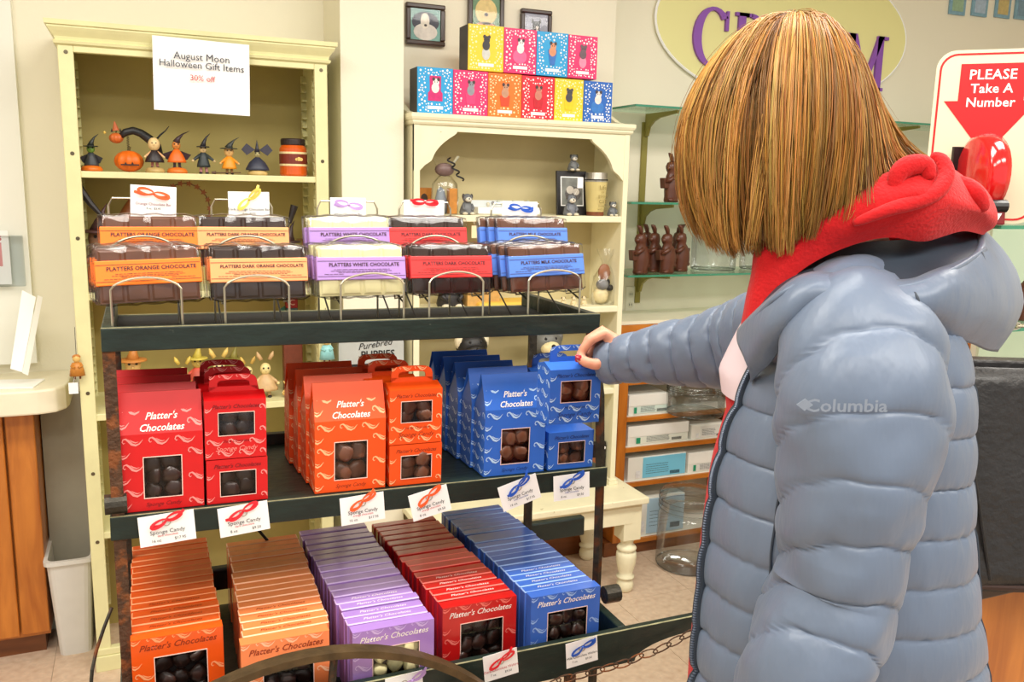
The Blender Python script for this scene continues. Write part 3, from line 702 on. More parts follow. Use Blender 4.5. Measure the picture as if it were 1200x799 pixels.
# ------------------------------------------------------------------ wire stands and chocolate bars on the upper tray
BW, BH, BT = .141, .084, .010
BARC = {'orange': ((250,124,26),CHOCM,'PLATTERS ORANGE CHOCOLATE','orange-banded'), 'darkorange': ((250,164,104),CHOC,'PLATTERS DARK ORANGE CHOCOLATE','peach-banded'),
        'white': ((176,138,208),CHOCW,'PLATTERS WHITE CHOCOLATE','lilac-banded'), 'dark': ((232,52,52),CHOC,'PLATTERS DARK CHOCOLATE','red-banded'), 'milk': ((84,130,220),CHOCM,'PLATTERS MILK CHOCOLATE','blue-banded')}
BARP = {}
def bar_proto(ck):
    col, choc, words, nm = BARC[ck]
    t = thing('chocolate_bar', nm+' bar', 'chocolate bar', group=nm+' chocolate bars')
    mb = MB(); nx,nz = 4,2; g=.0016; w,h,d = BW-.006,BH-.006,BT-.003
    mb.box(-w/2,w/2,.003,.003+d-.003,.003,.003+h)
    for i in range(nx):
        for j in range(nz):
            x0=-w/2+i*w/nx+g; x1=-w/2+(i+1)*w/nx-g; z0=.003+j*h/nz+g; z1=.003+(j+1)*h/nz-g
            e=.003
            mb.loft([[(x0,.003,z0),(x1,.003,z0),(x1,.003,z1),(x0,.003,z1)],[(x0+e,.0008,z0+e),(x1-e,.0008,z0+e),(x1-e,.0008,z1-e),(x0+e,.0008,z1-e)]],cap0=False)
    part('slab', mb, choc, t)
    # clear wrapper: puffed sleeve with crimped ends
    rings = []
    for u in range(15):
        x = -BW/2-.004+(BW+.008)*u/14; e = min(1,min(u,14-u)/1.2); hh = .5*BT*e+.0008
        zz0 = -.001+(1-e)*.004+.0012*math.sin(u*2.3); zz1 = BH+.002-(1-e)*.004+.0014*math.sin(u*1.7+1)
        cy = BT/2
        rings.append([(x,cy-hh,zz0+.004),(x,cy-hh-.0008*e*math.sin(u*3.1)**2,(zz0+zz1)/2),(x,cy-hh,zz1-.004),(x,cy,zz1),(x,cy+hh,zz1-.004),(x,cy+hh,zz0+.004),(x,cy,zz0)])
    part('clear_wrapper', MB().loft(rings), FILM, t, smooth=True)
    b0,b1 = .028,.064; bm_ = M(ck+'_paper_band', col, .5, var=.02)
    part('paper_band', MB().box(-BW/2-.001,BW/2+.001,-.0026,BT+.0014,b0,b1), bm_, t, bevel=.0012)
    ln = M('dark_band_line', (70,40,40), .6)
    l = MB().box(-BW/2,BW/2,-.0031,-.0029,b1-.0065,b1-.0059).box(-BW/2,BW/2,-.0031,-.0029,b0+.0055,b0+.0061)
    for zc,x0,x1 in ((b0+.016,-.045,.045),(b0+.0135,-.05,.048),(b0+.0115,-.038,.04),(b0+.0088,-.06,-.03),(b0+.0088,.03,.062)):
        x = x0
        while x < x1:
            q = random.uniform(.003,.009); l.box(x,min(x+q,x1),-.0031,-.0029,zc,zc+.0006); x += q+.0012
    part('band_print', l, ln, t)
    lettering(words, .0078 if len(words)<26 else .0066, M('dark_letter',(60,28,36),.6), t, (0.004,-.0033,b0+.0236), bold=.0002, space=1.03)
    return t
def stand(i, x0, x1):
    """two-tier silver wire stand standing in the upper tray, feet on the tray floor"""
    cx=(x0+x1)/2; w=(x1-x0)/2; zf = ZT(cx)-.026
    t = thing('wire_stand', 'silver wire two-tier stand holding the %s bars'%['orange-banded','peach-banded','lilac-banded','red-banded','blue-banded'][i], 'wire stand', (cx,0,zf), group='silver wire bar stands')
    Z = lambda z: z-zf
    def arch(x0,x1,y,zb,zs,zt,yb=None):
        p=[(x0,y if yb is None else yb,zb),(x0,y,zs)]
        for k in range(1,20):
            u=k/20.; p.append((x0+(x1-x0)*u, y, zs+(zt-zs)*math.sin(math.pi*u)**.55))
        p += [(x1,y,zs),(x1,y if yb is None else yb,zb)]; return p
    part('front_arch', MB().tube(arch(-w,w,1.350,.0015,Z(1.312),Z(1.329)),.0018,6), STEEL, t)
    part('upper_arch', MB().tube(arch(-w*1.0,w*1.0,1.462,Z(1.300),Z(1.360),Z(1.381)),.0018,6), STEEL, t)
    p=[(-w*1.03,1.525,.0015),(-w*1.03,1.525,Z(1.425))]; q=[(-w*1.03+.006,1.525,Z(1.437)),(w*1.03-.006,1.525,Z(1.437)),(w*1.03,1.525,Z(1.425)),(w*1.03,1.525,.0015)]
    part('back_frame', MB().tube(p+q,.0018,6), STEEL, t)
    for s in (-1,1):
        part('cradle', MB().tube([(s*w,1.350,Z(1.290)),(s*w,1.402,Z(1.281)),(s*w,1.440,Z(1.345))],.0015,6), STEEL, t)
        part('cradle', MB().tube([(s*w,1.462,Z(1.330)),(s*w,1.505,Z(1.322)),(s*w,1.525,Z(1.40))],.0015,6), STEEL, t)
        part('side_brace', MB().tube([(s*w,1.350,.05),(s*w,1.44,Z(1.30)),(s*w,1.462,Z(1.301))],.0015,6), WIRED, t)
        part('side_brace', MB().tube([(s*w,1.40,.0015),(s*w,1.525,Z(1.30))],.0015,6), WIRED, t)
    return t
SX = [(-.042,.052),(.112,.206),(.285,.387),(.430,.524),(.607,.706)]
order = ['orange','darkorange','white','dark','milk']
FRONT = [((107,243),3),((243,365),2),((366,482),3),((482,578),2),((592,692),4)]
UPPER = [((121,229),1),((237,334),1),((364,461),2),((462,546),2),((585,668),3)]
for i,ck in enumerate(order):
    stand(i,*SX[i]); pr = bar_proto(ck); tr = tree_of(pr); nm = BARC[ck][3]; first = True
    (a,b),n = FRONT[i]; xc = (onY(a,325,1.358).x+onY(b,325,1.358).x)/2
    for k in range(n):
        lab = '%s chocolate bar at the front of the lower tier, words facing out'%nm if k==0 else '%s chocolate bar tucked %s in the lower tier of its stand'%(nm,['','just behind the front one','third','last, fourth'][k])
        loc = (xc-(.010*k if ck=='milk' else .004*k), 1.3565+.0136*k, 1.2905+.001*k); rot = (-.20,random.uniform(-.012,.012)-(.03 if ck=='milk' else 0)+(-.02 if ck=='orange' else 0),random.uniform(-.02,.02))
        if first: pr.location, pr.rotation_euler, pr['label'] = loc, rot, lab; first = False
        else: dup(pr,tr,loc,rot,lab)
    (a,b),n = UPPER[i]; xc = (onY(a,270,1.468).x+onY(b,270,1.468).x)/2
    for k in range(n):
        lab = '%s chocolate bar at the front of the upper tier'%nm if k==0 else '%s chocolate bar %s in the upper tier of its stand'%(nm,['','just behind the front one','third from the front'][k])
        dup(pr,tr,(xc-(.012*k if ck in('milk','dark') else .004*k),1.4685+.0136*k,1.3315),(-.20,random.uniform(-.012,.012),random.uniform(-.02,.02)),lab)
for (px,py),colr,nm,word,br,wd in (((180,240),'orange','orange-banded','Orange Chocolate Bar',-.5,.068),((292,246),'yellow','peach-banded','Dark Orange Chocolate Bar',.9,.066),((408,252),'purple','lilac-banded','White Chocolate Bar',-.45,.062),((497,254),'red','red-banded','Dark Chocolate Bar',-.25,.076),((609,255),'blue','blue-banded','Milk Chocolate Bar',-.4,.072)):
    p = onY(px,py,1.522)
    price_card('white card with %s bow on the stand of %s bars'%('lilac' if colr=='purple' else colr,nm), colr, p+Vector((0,0,.002)), (0,.05 if colr=='orange' else .0,0), [(word,.0058,M('maroon_print',(130,30,60),.6) if colr in('red','orange') else BLACK,0,-.001),('4 oz.  $3.95',.0045,BLACK,0,-.008)], wd,.056,40+px,br,(0,.016 if colr!='red' else .024),'cards on the bar stands',ring=False)
# ------------------------------------------------------------------ paper sign on the bookcase
p = onY(237,90,HY-.032)
t = thing('paper_sign', 'white paper sign reading August Moon Halloween Gift Items 30% off', 'paper sign', p, (0,.02,0))
sg = MB()
for i in range(8):
    for j in range(6):
        def q(a,b): return (-.127+.254*a/8, .004*math.sin(a*.7)*math.sin(b*.6)-.002, -.098+.196*b/6)
        sg.quad(q(i,j),q(i+1,j),q(i+1,j+1),q(i,j+1))
part('sheet', sg, WHITE, t, smooth=True)
dk = M('dark_blue_print',(40,46,66),.6)
lettering('August Moon',.027,dk,t,(0,-.008,.050)); lettering('Halloween Gift Items',.026,dk,t,(0,-.008,.028)); lettering('30% off',.022,M('red_sale_print',(200,60,70),.6),t,(0,-.008,-.006),bold=.0)
# ------------------------------------------------------------------ figurine kit
FM = {}
def fm(c, r=.45):
    return M('paint_%d_%d_%d'%c, c, r, var=.12, vscale=60)
def figure(name, label, loc, h, body, head, hat=None, arms=None, base=None, legs=None, face=True, rot=0, group='figurines', wide=.30, hatlean=.15, cape=None, brim=True, cat='figurine', headr=.16):
    """small standing character; all colours are sRGB"""
    t = thing(name, label, cat, loc, (0,0,rot), group)
    z = 0.
    if base:
        part('base', MB().lathe([(0,0),(h*.26,0),(h*.27,h*.05),(h*.23,h*.12),(h*.1,h*.16),(0,h*.165)],n=16), fm(base), t, smooth=True); z = h*.13
    if legs:
        for s in (-1,1):
            l = part('leg', MB().cyl((s*h*.07,0,z),(s*h*.06,0,z+h*.2),h*.035,h*.04,8), fm(legs), t)
            part('shoe', MB().ball((s*h*.075,-h*.03,z+h*.02),(h*.045,h*.07,h*.028),8,6), fm((40,30,30)), l, smooth=True)
        z += h*.16
    bh = h*.36
    part('body', MB().lathe([(0,z),(h*wide*.62,z),(h*wide*.6,z+bh*.15),(h*wide*.42,z+bh*.6),(h*.08,z+bh*.95),(h*.05,z+bh)],n=14,sy=.75), fm(body), t, smooth=True)
    if cape: part('cape', MB().loft([[(-h*wide*.95,h*.03,z+bh*.62),(-h*.05,h*.05,z+bh*.95),(h*.05,h*.05,z+bh*.95),(h*wide*.95,h*.03,z+bh*.62)],[(-h*wide*.7,h*.07,z+bh*.25),(-h*.1,h*.1,z+bh*.1),(h*.1,h*.1,z+bh*.1),(h*wide*.7,h*.07,z+bh*.25)]],closed=False), fm(cape), t)
    if arms:
        for s in (-1,1):
            a = part('arm', MB().tube([(s*h*.07,0,z+bh*.82),(s*h*.2,-h*.03,z+bh*.55),(s*h*.24,-h*.08,z+bh*.45)],[h*.045,h*.035,h*.025],8), fm(arms), t, smooth=True)
            part('hand', MB().ball((s*h*.25,-h*.09,z+bh*.42),h*.034,8,6), fm(head), a, smooth=True)
    hz = z+bh+h*headr*.8
    hd = part('head', MB().ball((0,0,hz),(h*headr*.86,h*headr*.8,h*headr),14,10), fm(head), t, smooth=True)
    if face:
        for s in (-1,1): part('eye', MB().ball((s*h*.05,-h*headr*.72,hz+h*.03),h*.02,6,5), fm((30,24,24)), hd)
        part('nose', MB().ball((0,-h*headr*.84,hz-h*.02),(h*.02,h*.035,h*.02),6,5), fm(head), hd)
    if hat:
        zt = hz+h*headr*.55; mh = MB()
        if brim: mh.lathe([(0,zt),(h*headr*1.55,zt-h*.01),(h*headr*1.5,zt+h*.012),(h*headr*.8,zt+h*.02),(0,zt+h*.02)],n=16)
        mh.tube([(0,0,zt),(hatlean*h*.1,0,zt+h*.12),(hatlean*h*.3,0,zt+h*.24),(hatlean*h*.6,0,zt+h*.33)],[h*headr*.8,h*headr*.45,h*.022,h*.004],10)
        part('hat', mh, fm(hat), t, smooth=True)
    return t
def pumpkin(parent, r, loc, col=(232,110,24), name='pumpkin'):
    mb = MB(); rings=[]
    for j in range(9):
        th = math.pi*j/8; rings.append([(r*(1+.08*math.cos(8*q))*math.sin(th)*math.cos(q)+loc[0], r*(1+.08*math.cos(8*q))*math.sin(th)*math.sin(q)+loc[1], loc[2]+r*.82-r*.82*math.cos(th)) for q in [2*math.pi*k/32 for k in range(32)]])
    mb.loft(rings); o = part(name, mb, fm(col), parent, smooth=True)
    part('stem', MB().tube([(loc[0],loc[1],loc[2]+r*1.55),(loc[0]+r*.1,loc[1],loc[2]+r*1.95)],r*.12,6), fm((90,80,40)), o)
    return o
SZ1 = 1.4845; FY = HY+.07
def hp(px, dy=.07): return Vector((onY(px,203,HY+dy).x, HY+dy, SZ1))
G = 'Halloween figurines on the top shelf'
f = figure('witch_figurine','green-faced witch figurine in black dress standing on a pumpkin, far left of the top shelf',hp(108),.105,(52,56,60),(96,130,50),(34,40,36),None,(226,112,24),None,cape=(46,44,48),hatlean=.35,group=G,headr=.12)
part('star', MB().ball((.038,0,.108),.004,6,5), fm((226,190,90)), f)
t = thing('cat_figurine','black arched cat with orange pumpkin face sprung above a carved pumpkin','figurine',hp(152,.085),group=G)
pumpkin(t,.037,(0,0,0),name='carved_pumpkin')
part('carved_grin', MB().box(-.022,.026,-.0385,-.034,.018,.022).prism([(-.012,.022),(-.006,.022),(-.009,.028)],-.038,-.034).prism([(.006,.022),(.012,.022),(.009,.029)],-.038,-.034), fm((50,24,14)), t)
part('spring', MB().tube([(.0035*math.cos(k*1.2),.0035*math.sin(k*1.2),.055+k*.00085) for k in range(60)],.0007,4), WIRED, t)
bx = [Vector((onY(x,y,HY+.085).x-t.location.x,0,onY(x,y,HY+.085).z-SZ1)) for x,y in ((141,160),(147,155),(156,153),(165,156),(175,163),(184,172),(187,181))]
part('cat_body', MB().tube(bx,[.008,.0105,.011,.0115,.013,.013,.010],12), fm((34,34,36)), t, smooth=True)
tl_ = [Vector((onY(x,y,HY+.085).x-t.location.x,0,onY(x,y,HY+.085).z-SZ1)) for x,y in ((181,166),(188,158),(194,153),(198,148))]
part('tail', MB().tube(tl_,[.003,.003,.002,.001],6), fm((34,34,36)), t, smooth=True)
pumpkin(t,.018,(onY(136,160,HY+.085).x-t.location.x,0,onY(136,168,HY+.085).z-SZ1),(206,104,44),'cat_head')
part('party_hat', MB().cyl((onY(136,155,HY+.085).x-t.location.x,0,onY(136,153,HY+.085).z-SZ1),(onY(134,142,HY+.085).x-t.location.x,0,onY(134,142,HY+.085).z-SZ1),.010,.001,10), fm((190,96,50)), t)
for k,x_ in enumerate((131,141)):
    q = onY(x_,152,HY+.085)-t.location; part('ear', MB().cyl((q.x,0,q.z-.006),(q.x,0,q.z+.004),.004,.0006,6), fm((40,34,34)), t)
f = figure('scarecrow_figurine','round blond-headed figurine in black and orange with striped legs',hp(182,.06),.10,(38,30,34),(226,196,140),None,(222,170,120),(190,160,100),(190,120,110),wide=.42,group=G,headr=.19)
f = figure('owl_figurine','orange caped pumpkin-bodied figurine with striped skirt on a pumpkin base',hp(208,.06),.105,(232,106,26),(206,130,60),(60,40,44),None,(226,120,40),(60,44,60),cape=(52,36,44),wide=.4,group=G,brim=False,hatlean=.6,headr=.13)
f = figure('tall_witch_figurine','slim witch figurine in dark green robe and tall black hat',hp(239,.05),.118,(40,50,52),(206,180,130),(36,34,40),(52,60,60),None,(176,120,120),wide=.26,group=G,hatlean=.3,headr=.10)
f = figure('small_witch_figurine','yellow-coated witch figurine in dark pointed hat leaning on a broom',hp(269,.05),.102,(238,150,30),(222,176,110),(52,56,50),(236,150,40),None,(150,110,60),wide=.34,group=G,hatlean=.5,headr=.16)
part('broom', MB().tube([(-.04,-.02,.004),(.03,-.02,.006)],.0016,6).cyl((-.04,-.02,.004),(-.052,-.02,.004),.005,.003,8), fm((90,60,40)), f)
f = figure('bat_figurine','navy winged lady figurine with wide spread sleeves at the right of the shelf',hp(302,.05),.108,(48,52,70),(170,160,110),(40,40,54),None,(206,176,110),None,wide=.52,group=G,brim=False,hatlean=.0,headr=.10)
for s in (-1,1):
    part('wing', MB().prism([(s*.006,.074),(s*.030,.092),(s*.045,.074),(s*.030,.058)],-.002,.004), fm((54,52,66)), f)
t = thing('cookie_jar','orange striped jar with black lid and skull label','jar',hp(344,.075))
jp = [(0,0),(.038,0),(.041,.005),(.041,.082),(.036,.090),(.034,.093),(0,.093)]
part('jar_body', MB().lathe(jp,n=28), M('orange_jar',(214,90,22),.25,var=.08,coat=.5), t, smooth=False)
part('label_band', MB().lathe([(.0414,.032),(.0418,.033),(.0418,.066),(.0414,.067)],n=28), fm((120,40,24)), t)
for z in (.030,.066): part('stripe', MB().lathe([(.0416,z),(.0422,z),(.0422,z+.006),(.0416,z+.006)],n=28), fm((236,214,160)), t)
part('lid', MB().lathe([(0,.092),(.036,.092),(.037,.095),(.037,.108),(.034,.112),(0,.112)],n=28), fm((44,30,28)), t, bevel=.001)
sk = part('skull_print', MB().disc((.010,-.0428,.051),.006,.006).disc((.017,-.041,.050),.005,.005).disc((.003,-.0428,.050),.004,.004), fm((240,200,110)), t)
# second shelf: decorations half hidden behind the bars
S2 = 1.1455; G2='figurines on the second bookcase shelf'
def sp(px,dy,z): return Vector((onY(px,250,HY+dy).x,HY+dy,z))
f = figure('hanging_witch_figurine','brown witch figurine with a raised black broom at the left of the second shelf',sp(116,.09,S2),.24,(110,74,60),(150,110,90),(70,40,40),(90,60,50),(90,60,40),None,wide=.3,group=G2)
part('broom', MB().tube([(-.05,-.03,.30),(-.02,-.03,.25),(.02,-.03,.20)],[.012,.009,.004],8), fm((36,30,34)), f)
f = figure('house_figurine','rust-coloured scarecrow figurine half hidden behind the orange bars',sp(150,.16,S2),.27,(150,70,30),(180,110,60),(140,80,40),(120,60,30),None,(90,50,30),wide=.34,group=G2)
t = thing('star_wreath','wreath of small rust stars standing at the back of the second shelf','wreath',sp(218,.20,S2),group=G2)
for k in range(18):
    a = 2*math.pi*k/18; cx_,cz_=.07*math.cos(a),.235+.075*math.sin(a)
    part('star', MB().prism([((cx_+(.011 if q%2==0 else .005)*math.cos(q*math.pi/5)),(cz_+(.011 if q%2==0 else .005)*math.sin(q*math.pi/5))) for q in range(10)],-.003,.003), fm((150,84,40)), t)
part('ring', MB().tube([(.07*math.cos(a),0,.235+.075*math.sin(a)) for a in [2*math.pi*k/24 for k in range(24)]],.002,5,closed=True), fm((110,70,40)), t)
part('stand', MB().cyl((0,0,.005),(0,0,.162),.003,.003,8).lathe([(0,0),(.03,0),(.03,.005),(0,.006)],n=14), fm((60,44,30)), t)
f = figure('dark_witch_figurine','red-skirted witch figurine raising a black broom near the right of the second shelf',sp(338,.10,S2),.20,(150,36,36),(170,120,70),(60,40,40),(110,70,40),None,(70,50,40),wide=.42,group=G2,headr=.12)
part('broom', MB().tube([(-.05,-.03,.08),(.0,-.03,.20)],.003,6).cyl((-.002,-.03,.195),(.014,-.03,.25),.006,.012,10), fm((36,30,30)), f)
f = figure('straw_figurine','straw-coloured scarecrow figurine at the right end of the second shelf',sp(360,.20,S2),.20,(150,120,60),(160,110,60),(120,90,50),(130,90,50),None,(100,60,40),wide=.28,group=G2,headr=.12)
# third shelf: pale Easter and doll figures
S3 = .7955; G3='pastel figurines on the third bookcase shelf'
specs = [(146,.08,.20,(206,150,70),(230,190,120),(200,130,60),'orange-hatted doll figurine at the left of the third shelf'),
 (206,.12,418,(226,196,90),(240,214,130),None,'yellow chick figurine half hidden behind the red cartons'),
 (224,.19,402,(214,90,70),(226,200,110),(220,200,90),'yellow and red rooster figurine at the back of the third shelf'),
 (250,.10,408,(232,200,110),(240,220,160),None,'yellow duck figurine between the rooster and the hare'),
 (268,.19,404,(190,170,90),(230,200,140),(150,140,70),'small doll figurine with leafy hat at the back of the shelf'),
 (285,.10,418,(220,180,90),(240,220,150),None,'short yellow chick figurine behind the red handled cartons'),
 (306,.07,412,(206,170,120),(236,216,150),None,'brown hare figurine with a round pale face above the shelf edge'),
 (331,.05,446,(222,180,100),(236,210,140),None,'small bee-striped bear figurine at the shelf edge'),
 (347,.05,428,(228,170,80),(240,200,130),None,'golden baby figurine beside the orange cartons')]
for px,dy,hh,bc,hc,hat,lab in specs:
    hh = hh if hh<1 else onY(px,hh,HY+dy).z-S3
    f = figure('doll_figurine',lab,sp(px,dy,S3),hh,bc,hc,hat,bc,None,bc,wide=.42,group=G3,headr=.13)
    if hat is None:
        for s in (-1,1): part('ear', MB().tube([(s*hh*.08,0,hh*.82),(s*hh*.14,0,hh*.92),(s*hh*.17,0,hh*1.0)],[hh*.04,hh*.045,hh*.01],8), fm(bc), f, smooth=True)
t = thing('block_tower','stack of three red letter blocks with a green crate','toy blocks',sp(339,.14,S3))
part('crate', MB().box(-.03,.03,-.02,.02,0,.20), fm((120,60,40)), t, bevel=.003)
for k,cb in enumerate(((150,30,34),(70,90,90),(160,36,36))): part('block', MB().box(-.018,.018,-.018,.018,.2005+.0365*k,.236+.0365*k), fm(cb), t, bevel=.002)
for k,s_ in enumerate('ABC'): lettering(s_,.026,fm((226,200,180)),t,(0,-.0186,.218+.0365*k))
part('leaf', MB().prism([(-.036,.22),(-.02,.24),(-.02,.28),(-.036,.27)],-.004,.0), fm((50,110,90)), t)
# lower shelf
t = thing('storage_tin','round brown tin on the lowest bookcase shelf','tin',sp(330,.12,.4355)); part('tin_body', MB().lathe([(0,0),(.05,0),(.05,.09),(0,.09)],n=20), fm((120,80,50)), t); part('lid', MB().lathe([(0,.09),(.052,.09),(.052,.105),(0,.107)],n=20), fm((90,60,40)), t)
# ornaments hung on the bookcase posts
def ornament(label, px, py, col, tagpos, h=.085):
    q = onY(px,py,HY-.016)
    t = thing('hanging_ornament', label, 'ornament', q, group='ornaments hung on the bookcase posts')
    part('skirt', MB().lathe([(0,-h*.35),(h*.24,-h*.35),(h*.2,-h*.1),(h*.1,h*.1),(0,h*.12)],n=12,sy=.6), fm(col), t, smooth=True)
    hd = part('head', MB().ball((0,0,h*.22),(h*.12,h*.11,h*.13),10,8), fm((232,190,110)), t, smooth=True); part('hair', MB().ball((0,.002,h*.28),(h*.13,h*.11,h*.09),10,6), fm((190,120,50)), hd, smooth=True)
    for s in (-1,1):
        part('arm', MB().tube([(s*h*.1,0,h*.08),(s*h*.16,-.004,-h*.02),(s*h*.06,-.012,-h*.05)],h*.04,6), fm(col), t); part('leg', MB().cyl((s*h*.08,0,-h*.35),(s*h*.08,0,-h*.46),h*.035,h*.03,6), fm((120,60,30)), t)
    part('hook', MB().tube([(0,0,h*.34),(0,.004,h*.9),(0,.014,h*1.25)],.0007,4), WIRED, t)
    part('tag', MB().box(tagpos[0]-.012,tagpos[0]+.012,-.006,-.005,tagpos[1]-.018,tagpos[1]+.014), WHITE, t)
    part('string', MB().tube([(0,-.003,-h*.1),(tagpos[0],-.0055,tagpos[1]+.012)],.0005,4), WHITE, t)
ornament('brown wooden doll ornament hanging on the left bookcase post',90,428,(196,128,48),(-.012,-.062))
ornament('pale blue baby doll ornament hanging on the right bookcase post',383,408,(140,200,200),(.004,-.07),.10)
# puppies sign on the pillar
a,b = onY(397,425,PY-.02), onY(473,425,PY-.02); wv = b.x-a.x; zt_ = onY(430,396,PY-.02).z; zb_ = onY(430,423,PY-.02).z-.03
t = thing('tin_sign','grey rounded sign reading Purebred Puppies hung on the pillar','sign',((a.x+b.x)/2,PY-.022,zb_))
hz_ = zt_-zb_; pts=[(-wv/2,0),(wv/2,0)]
for k in range(5): q=math.pi/2*k/4; pts.append((wv/2-.02+.02*math.cos(q), hz_-.02+.02*math.sin(q)))
for k in range(5): q=math.pi/2+math.pi/2*k/4; pts.append((-wv/2+.02+.02*math.cos(q), hz_-.02+.02*math.sin(q)))
part('plate', MB().prism(pts,0,.02), M('grey_tin',(186,190,186),.5,var=.05), t); part('dark_band', MB().box(-wv/2,wv/2,-.001,0,0,.022), BLACK, t)
lettering('Purebred',.03,BLACK,t,(0.01,-.002,hz_-.022),(0,-.12,0),shear=.4); lettering('PUPPIES',.033,BLACK,t,(.02,-.002,hz_-.055),bold=.0004)
# ------------------------------------------------------------------ picture frames on the wall above the hutch
FRM = M('dark_brown_frame',(58,36,26),.35,var=.2,vscale=40,coat=.3)
def frame(label, x0,x1,zt,zb, kind):
    w,h = x1-x0,zt-zb
    t = thing('picture_frame', label, 'picture frame', (x0,WY2-.022,zb), group='dark picture frames above the hutch')
    b = w*.12
    part('moulding', MB().box(0,w,0,.02,0,b).box(0,w,0,.02,h-b,h).box(0,b,0,.02,b,h-b).box(w-b,w,0,.02,b,h-b), FRM, t, bevel=.004)
    bgc = {'spaniel':(120,170,160),'shaggy':(110,150,110),'kitten':(176,176,190)}[kind]
    part('picture', MB().box(b,w-b,.008,.014,b,h-b), M('picture_bg_'+kind,bgc,.4,var=.2,vscale=30), t)
    y=.0075; cx=w/2
    def blob(nm,x,z,rx,rz,c,dy=0): part(nm, MB().disc((x,y-dy,z),rx,rz,18), fm(c), t)
    iw=w-2*b; ih=h-2*b
    if kind=='spaniel':
        blob('dog_ears',cx,b+ih*.58,iw*.46,ih*.33,(56,58,74)); blob('dog_chest',cx,b+ih*.27,iw*.40,ih*.27,(224,216,206),.0004); blob('dog_muzzle',cx-.002,b+ih*.62,iw*.15,ih*.25,(240,230,214),.0008); blob('dog_nose',cx,b+ih*.48,iw*.05,ih*.04,(60,50,50),.0012)
    elif kind=='shaggy':
        blob('dog_head',cx,b+ih*.60,iw*.40,ih*.36,(232,208,140),.0004); blob('dog_body',cx,b+ih*.16,iw*.42,ih*.16,(214,150,130),.0004); blob('dog_nose',cx,b+ih*.52,iw*.07,ih*.05,(60,44,34),.0012)
    else:
        blob('kitten_body',cx,b+ih*.28,iw*.26,ih*.28,(58,58,60),.0004); blob('kitten_head',cx,b+ih*.62,iw*.17,ih*.15,(58,58,60),.0006); blob('kitten_bib',cx+.004,b+ih*.32,iw*.09,ih*.22,(238,232,224),.0010); blob('kitten_muzzle',cx+.003,b+ih*.56,iw*.06,ih*.06,(236,220,210),.0012)
        for s in (-1,1): part('kitten_ear', MB().prism([(cx+s*.006,b+ih*.72),(cx+s*.020,b+ih*.70),(cx+s*.016,b+ih*.86)],y-.0006,y), fm((58,58,60)), t)
    part('glass', MB().quad((b,.006,b),(w-b,.006,b),(w-b,.006,h-b),(b,.006,h-b)), PGLASS, t)
fx = lambda px: onY(px,30,WY2-.02).x
fz = lambda px,py: onY(px,py,WY2-.02).z
frame('dark framed picture of a black and white spaniel, leftmost above the hutch', fx(476),fx(522),fz(499,4),fz(499,53),'spaniel')
frame('dark framed picture of a shaggy cream dog, middle one above the hutch', fx(549),fx(591),fz(570,-10),fz(570,45),'shaggy')
frame('dark framed picture of a black and white kitten, right one above the hutch', fx(611),fx(647),fz(629,11),fz(629,58),'kitten')
# ------------------------------------------------------------------ polka-dot gift boxes on top of the hutch
HZ2 = H2Z+.0005
GB = {'blue':(30,160,220),'pink':(232,40,110),'orange':(246,120,24),'red':(220,24,50),'yellow':(248,208,40),'royal':(30,100,190)}
def gift(label, x0, x1, z0, h, ck, pet, cup, kind, seed):
    w=x1-x0; y0=H2Y+.012
    t = thing('gift_box', label, 'gift box', (x0,y0,z0), group='polka-dot pet gift boxes on the hutch')
    part('box', MB().box(0,w,.001,.085,0,h), M('gift_'+ck,GB[ck],.4,coat=.2), t, bevel=.001)
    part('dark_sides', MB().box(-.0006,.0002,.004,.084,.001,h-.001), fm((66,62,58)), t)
    rr=random.Random(seed); d=MB(); pts=[]
    for _ in range(900):
        x,z,r=rr.uniform(.006,w-.006),rr.uniform(.006,h-.006),rr.choice([.0028,.0036,.002])
        if (abs(x-w/2)<w*.27 and h*.22<z<h*.82) or (abs(x-w/2)<w*.26 and h*.08<z<h*.2): continue
        if all((x-a)**2+(z-b)**2>(r+c+.0022)**2 for a,b,c in pts): pts.append((x,z,r)); d.disc((x,.0004,z),r,r,8)
    dc = {'yellow':(255,244,190),'orange':(255,226,170)}.get(ck,(250,246,246)); part('dot_print', d, fm(dc), t)
    cx=w/2
    if kind=='sofa':
        part('sofa', MB().prism([(cx-.024,h*.28),(cx+.024,h*.28),(cx+.024,h*.45),(cx+.018,h*.5),(cx+.019,h*.82),(cx-.019,h*.82),(cx-.018,h*.5),(cx-.024,h*.45)],-.0002,.0006), fm(cup), t)
    elif kind=='cone': part('cup', MB().prism([(cx-.008,h*.25),(cx+.008,h*.25),(cx+.017,h*.60),(cx-.017,h*.60)],-.0002,.0006), fm(cup), t)
    elif kind=='jug': part('cup', MB().disc((cx,0,h*.38),.014,h*.14,16), fm(cup), t)
    elif kind=='bowl': part('cup', MB().disc((cx-.002,0,h*.38),.025,h*.16,16), fm(cup), t)
    else: part('cup', MB().prism([(cx-.014,h*.26),(cx+.014,h*.26),(cx+.018,h*.50),(cx-.018,h*.50)],-.0002,.0006), fm(cup), t)
    e=-.0004
    pb = part('pet', MB().disc((cx,e,h*.56),.013,h*.11,14).disc((cx+.002,e-.0002,h*.68),.0105,h*.085,14), fm(pet), t)
    part('pet_ear', MB().disc((cx-.006,e-.0003,h*.75),.005,.006,8).disc((cx+.010,e-.0003,h*.745),.005,.006,8), fm((70,56,56) if sum(pet)>330 else pet), pb)
    part('pet_eye', MB().disc((cx-.002,e-.0006,h*.69),.0016,.0018,8).disc((cx+.006,e-.0006,h*.69),.0016,.0018,8), BLACK, pb)
    part('caption', MB().box(cx-w*.22,cx+w*.22,-.0003,.0006,h*.10,h*.17), WHITE, t)
    return t
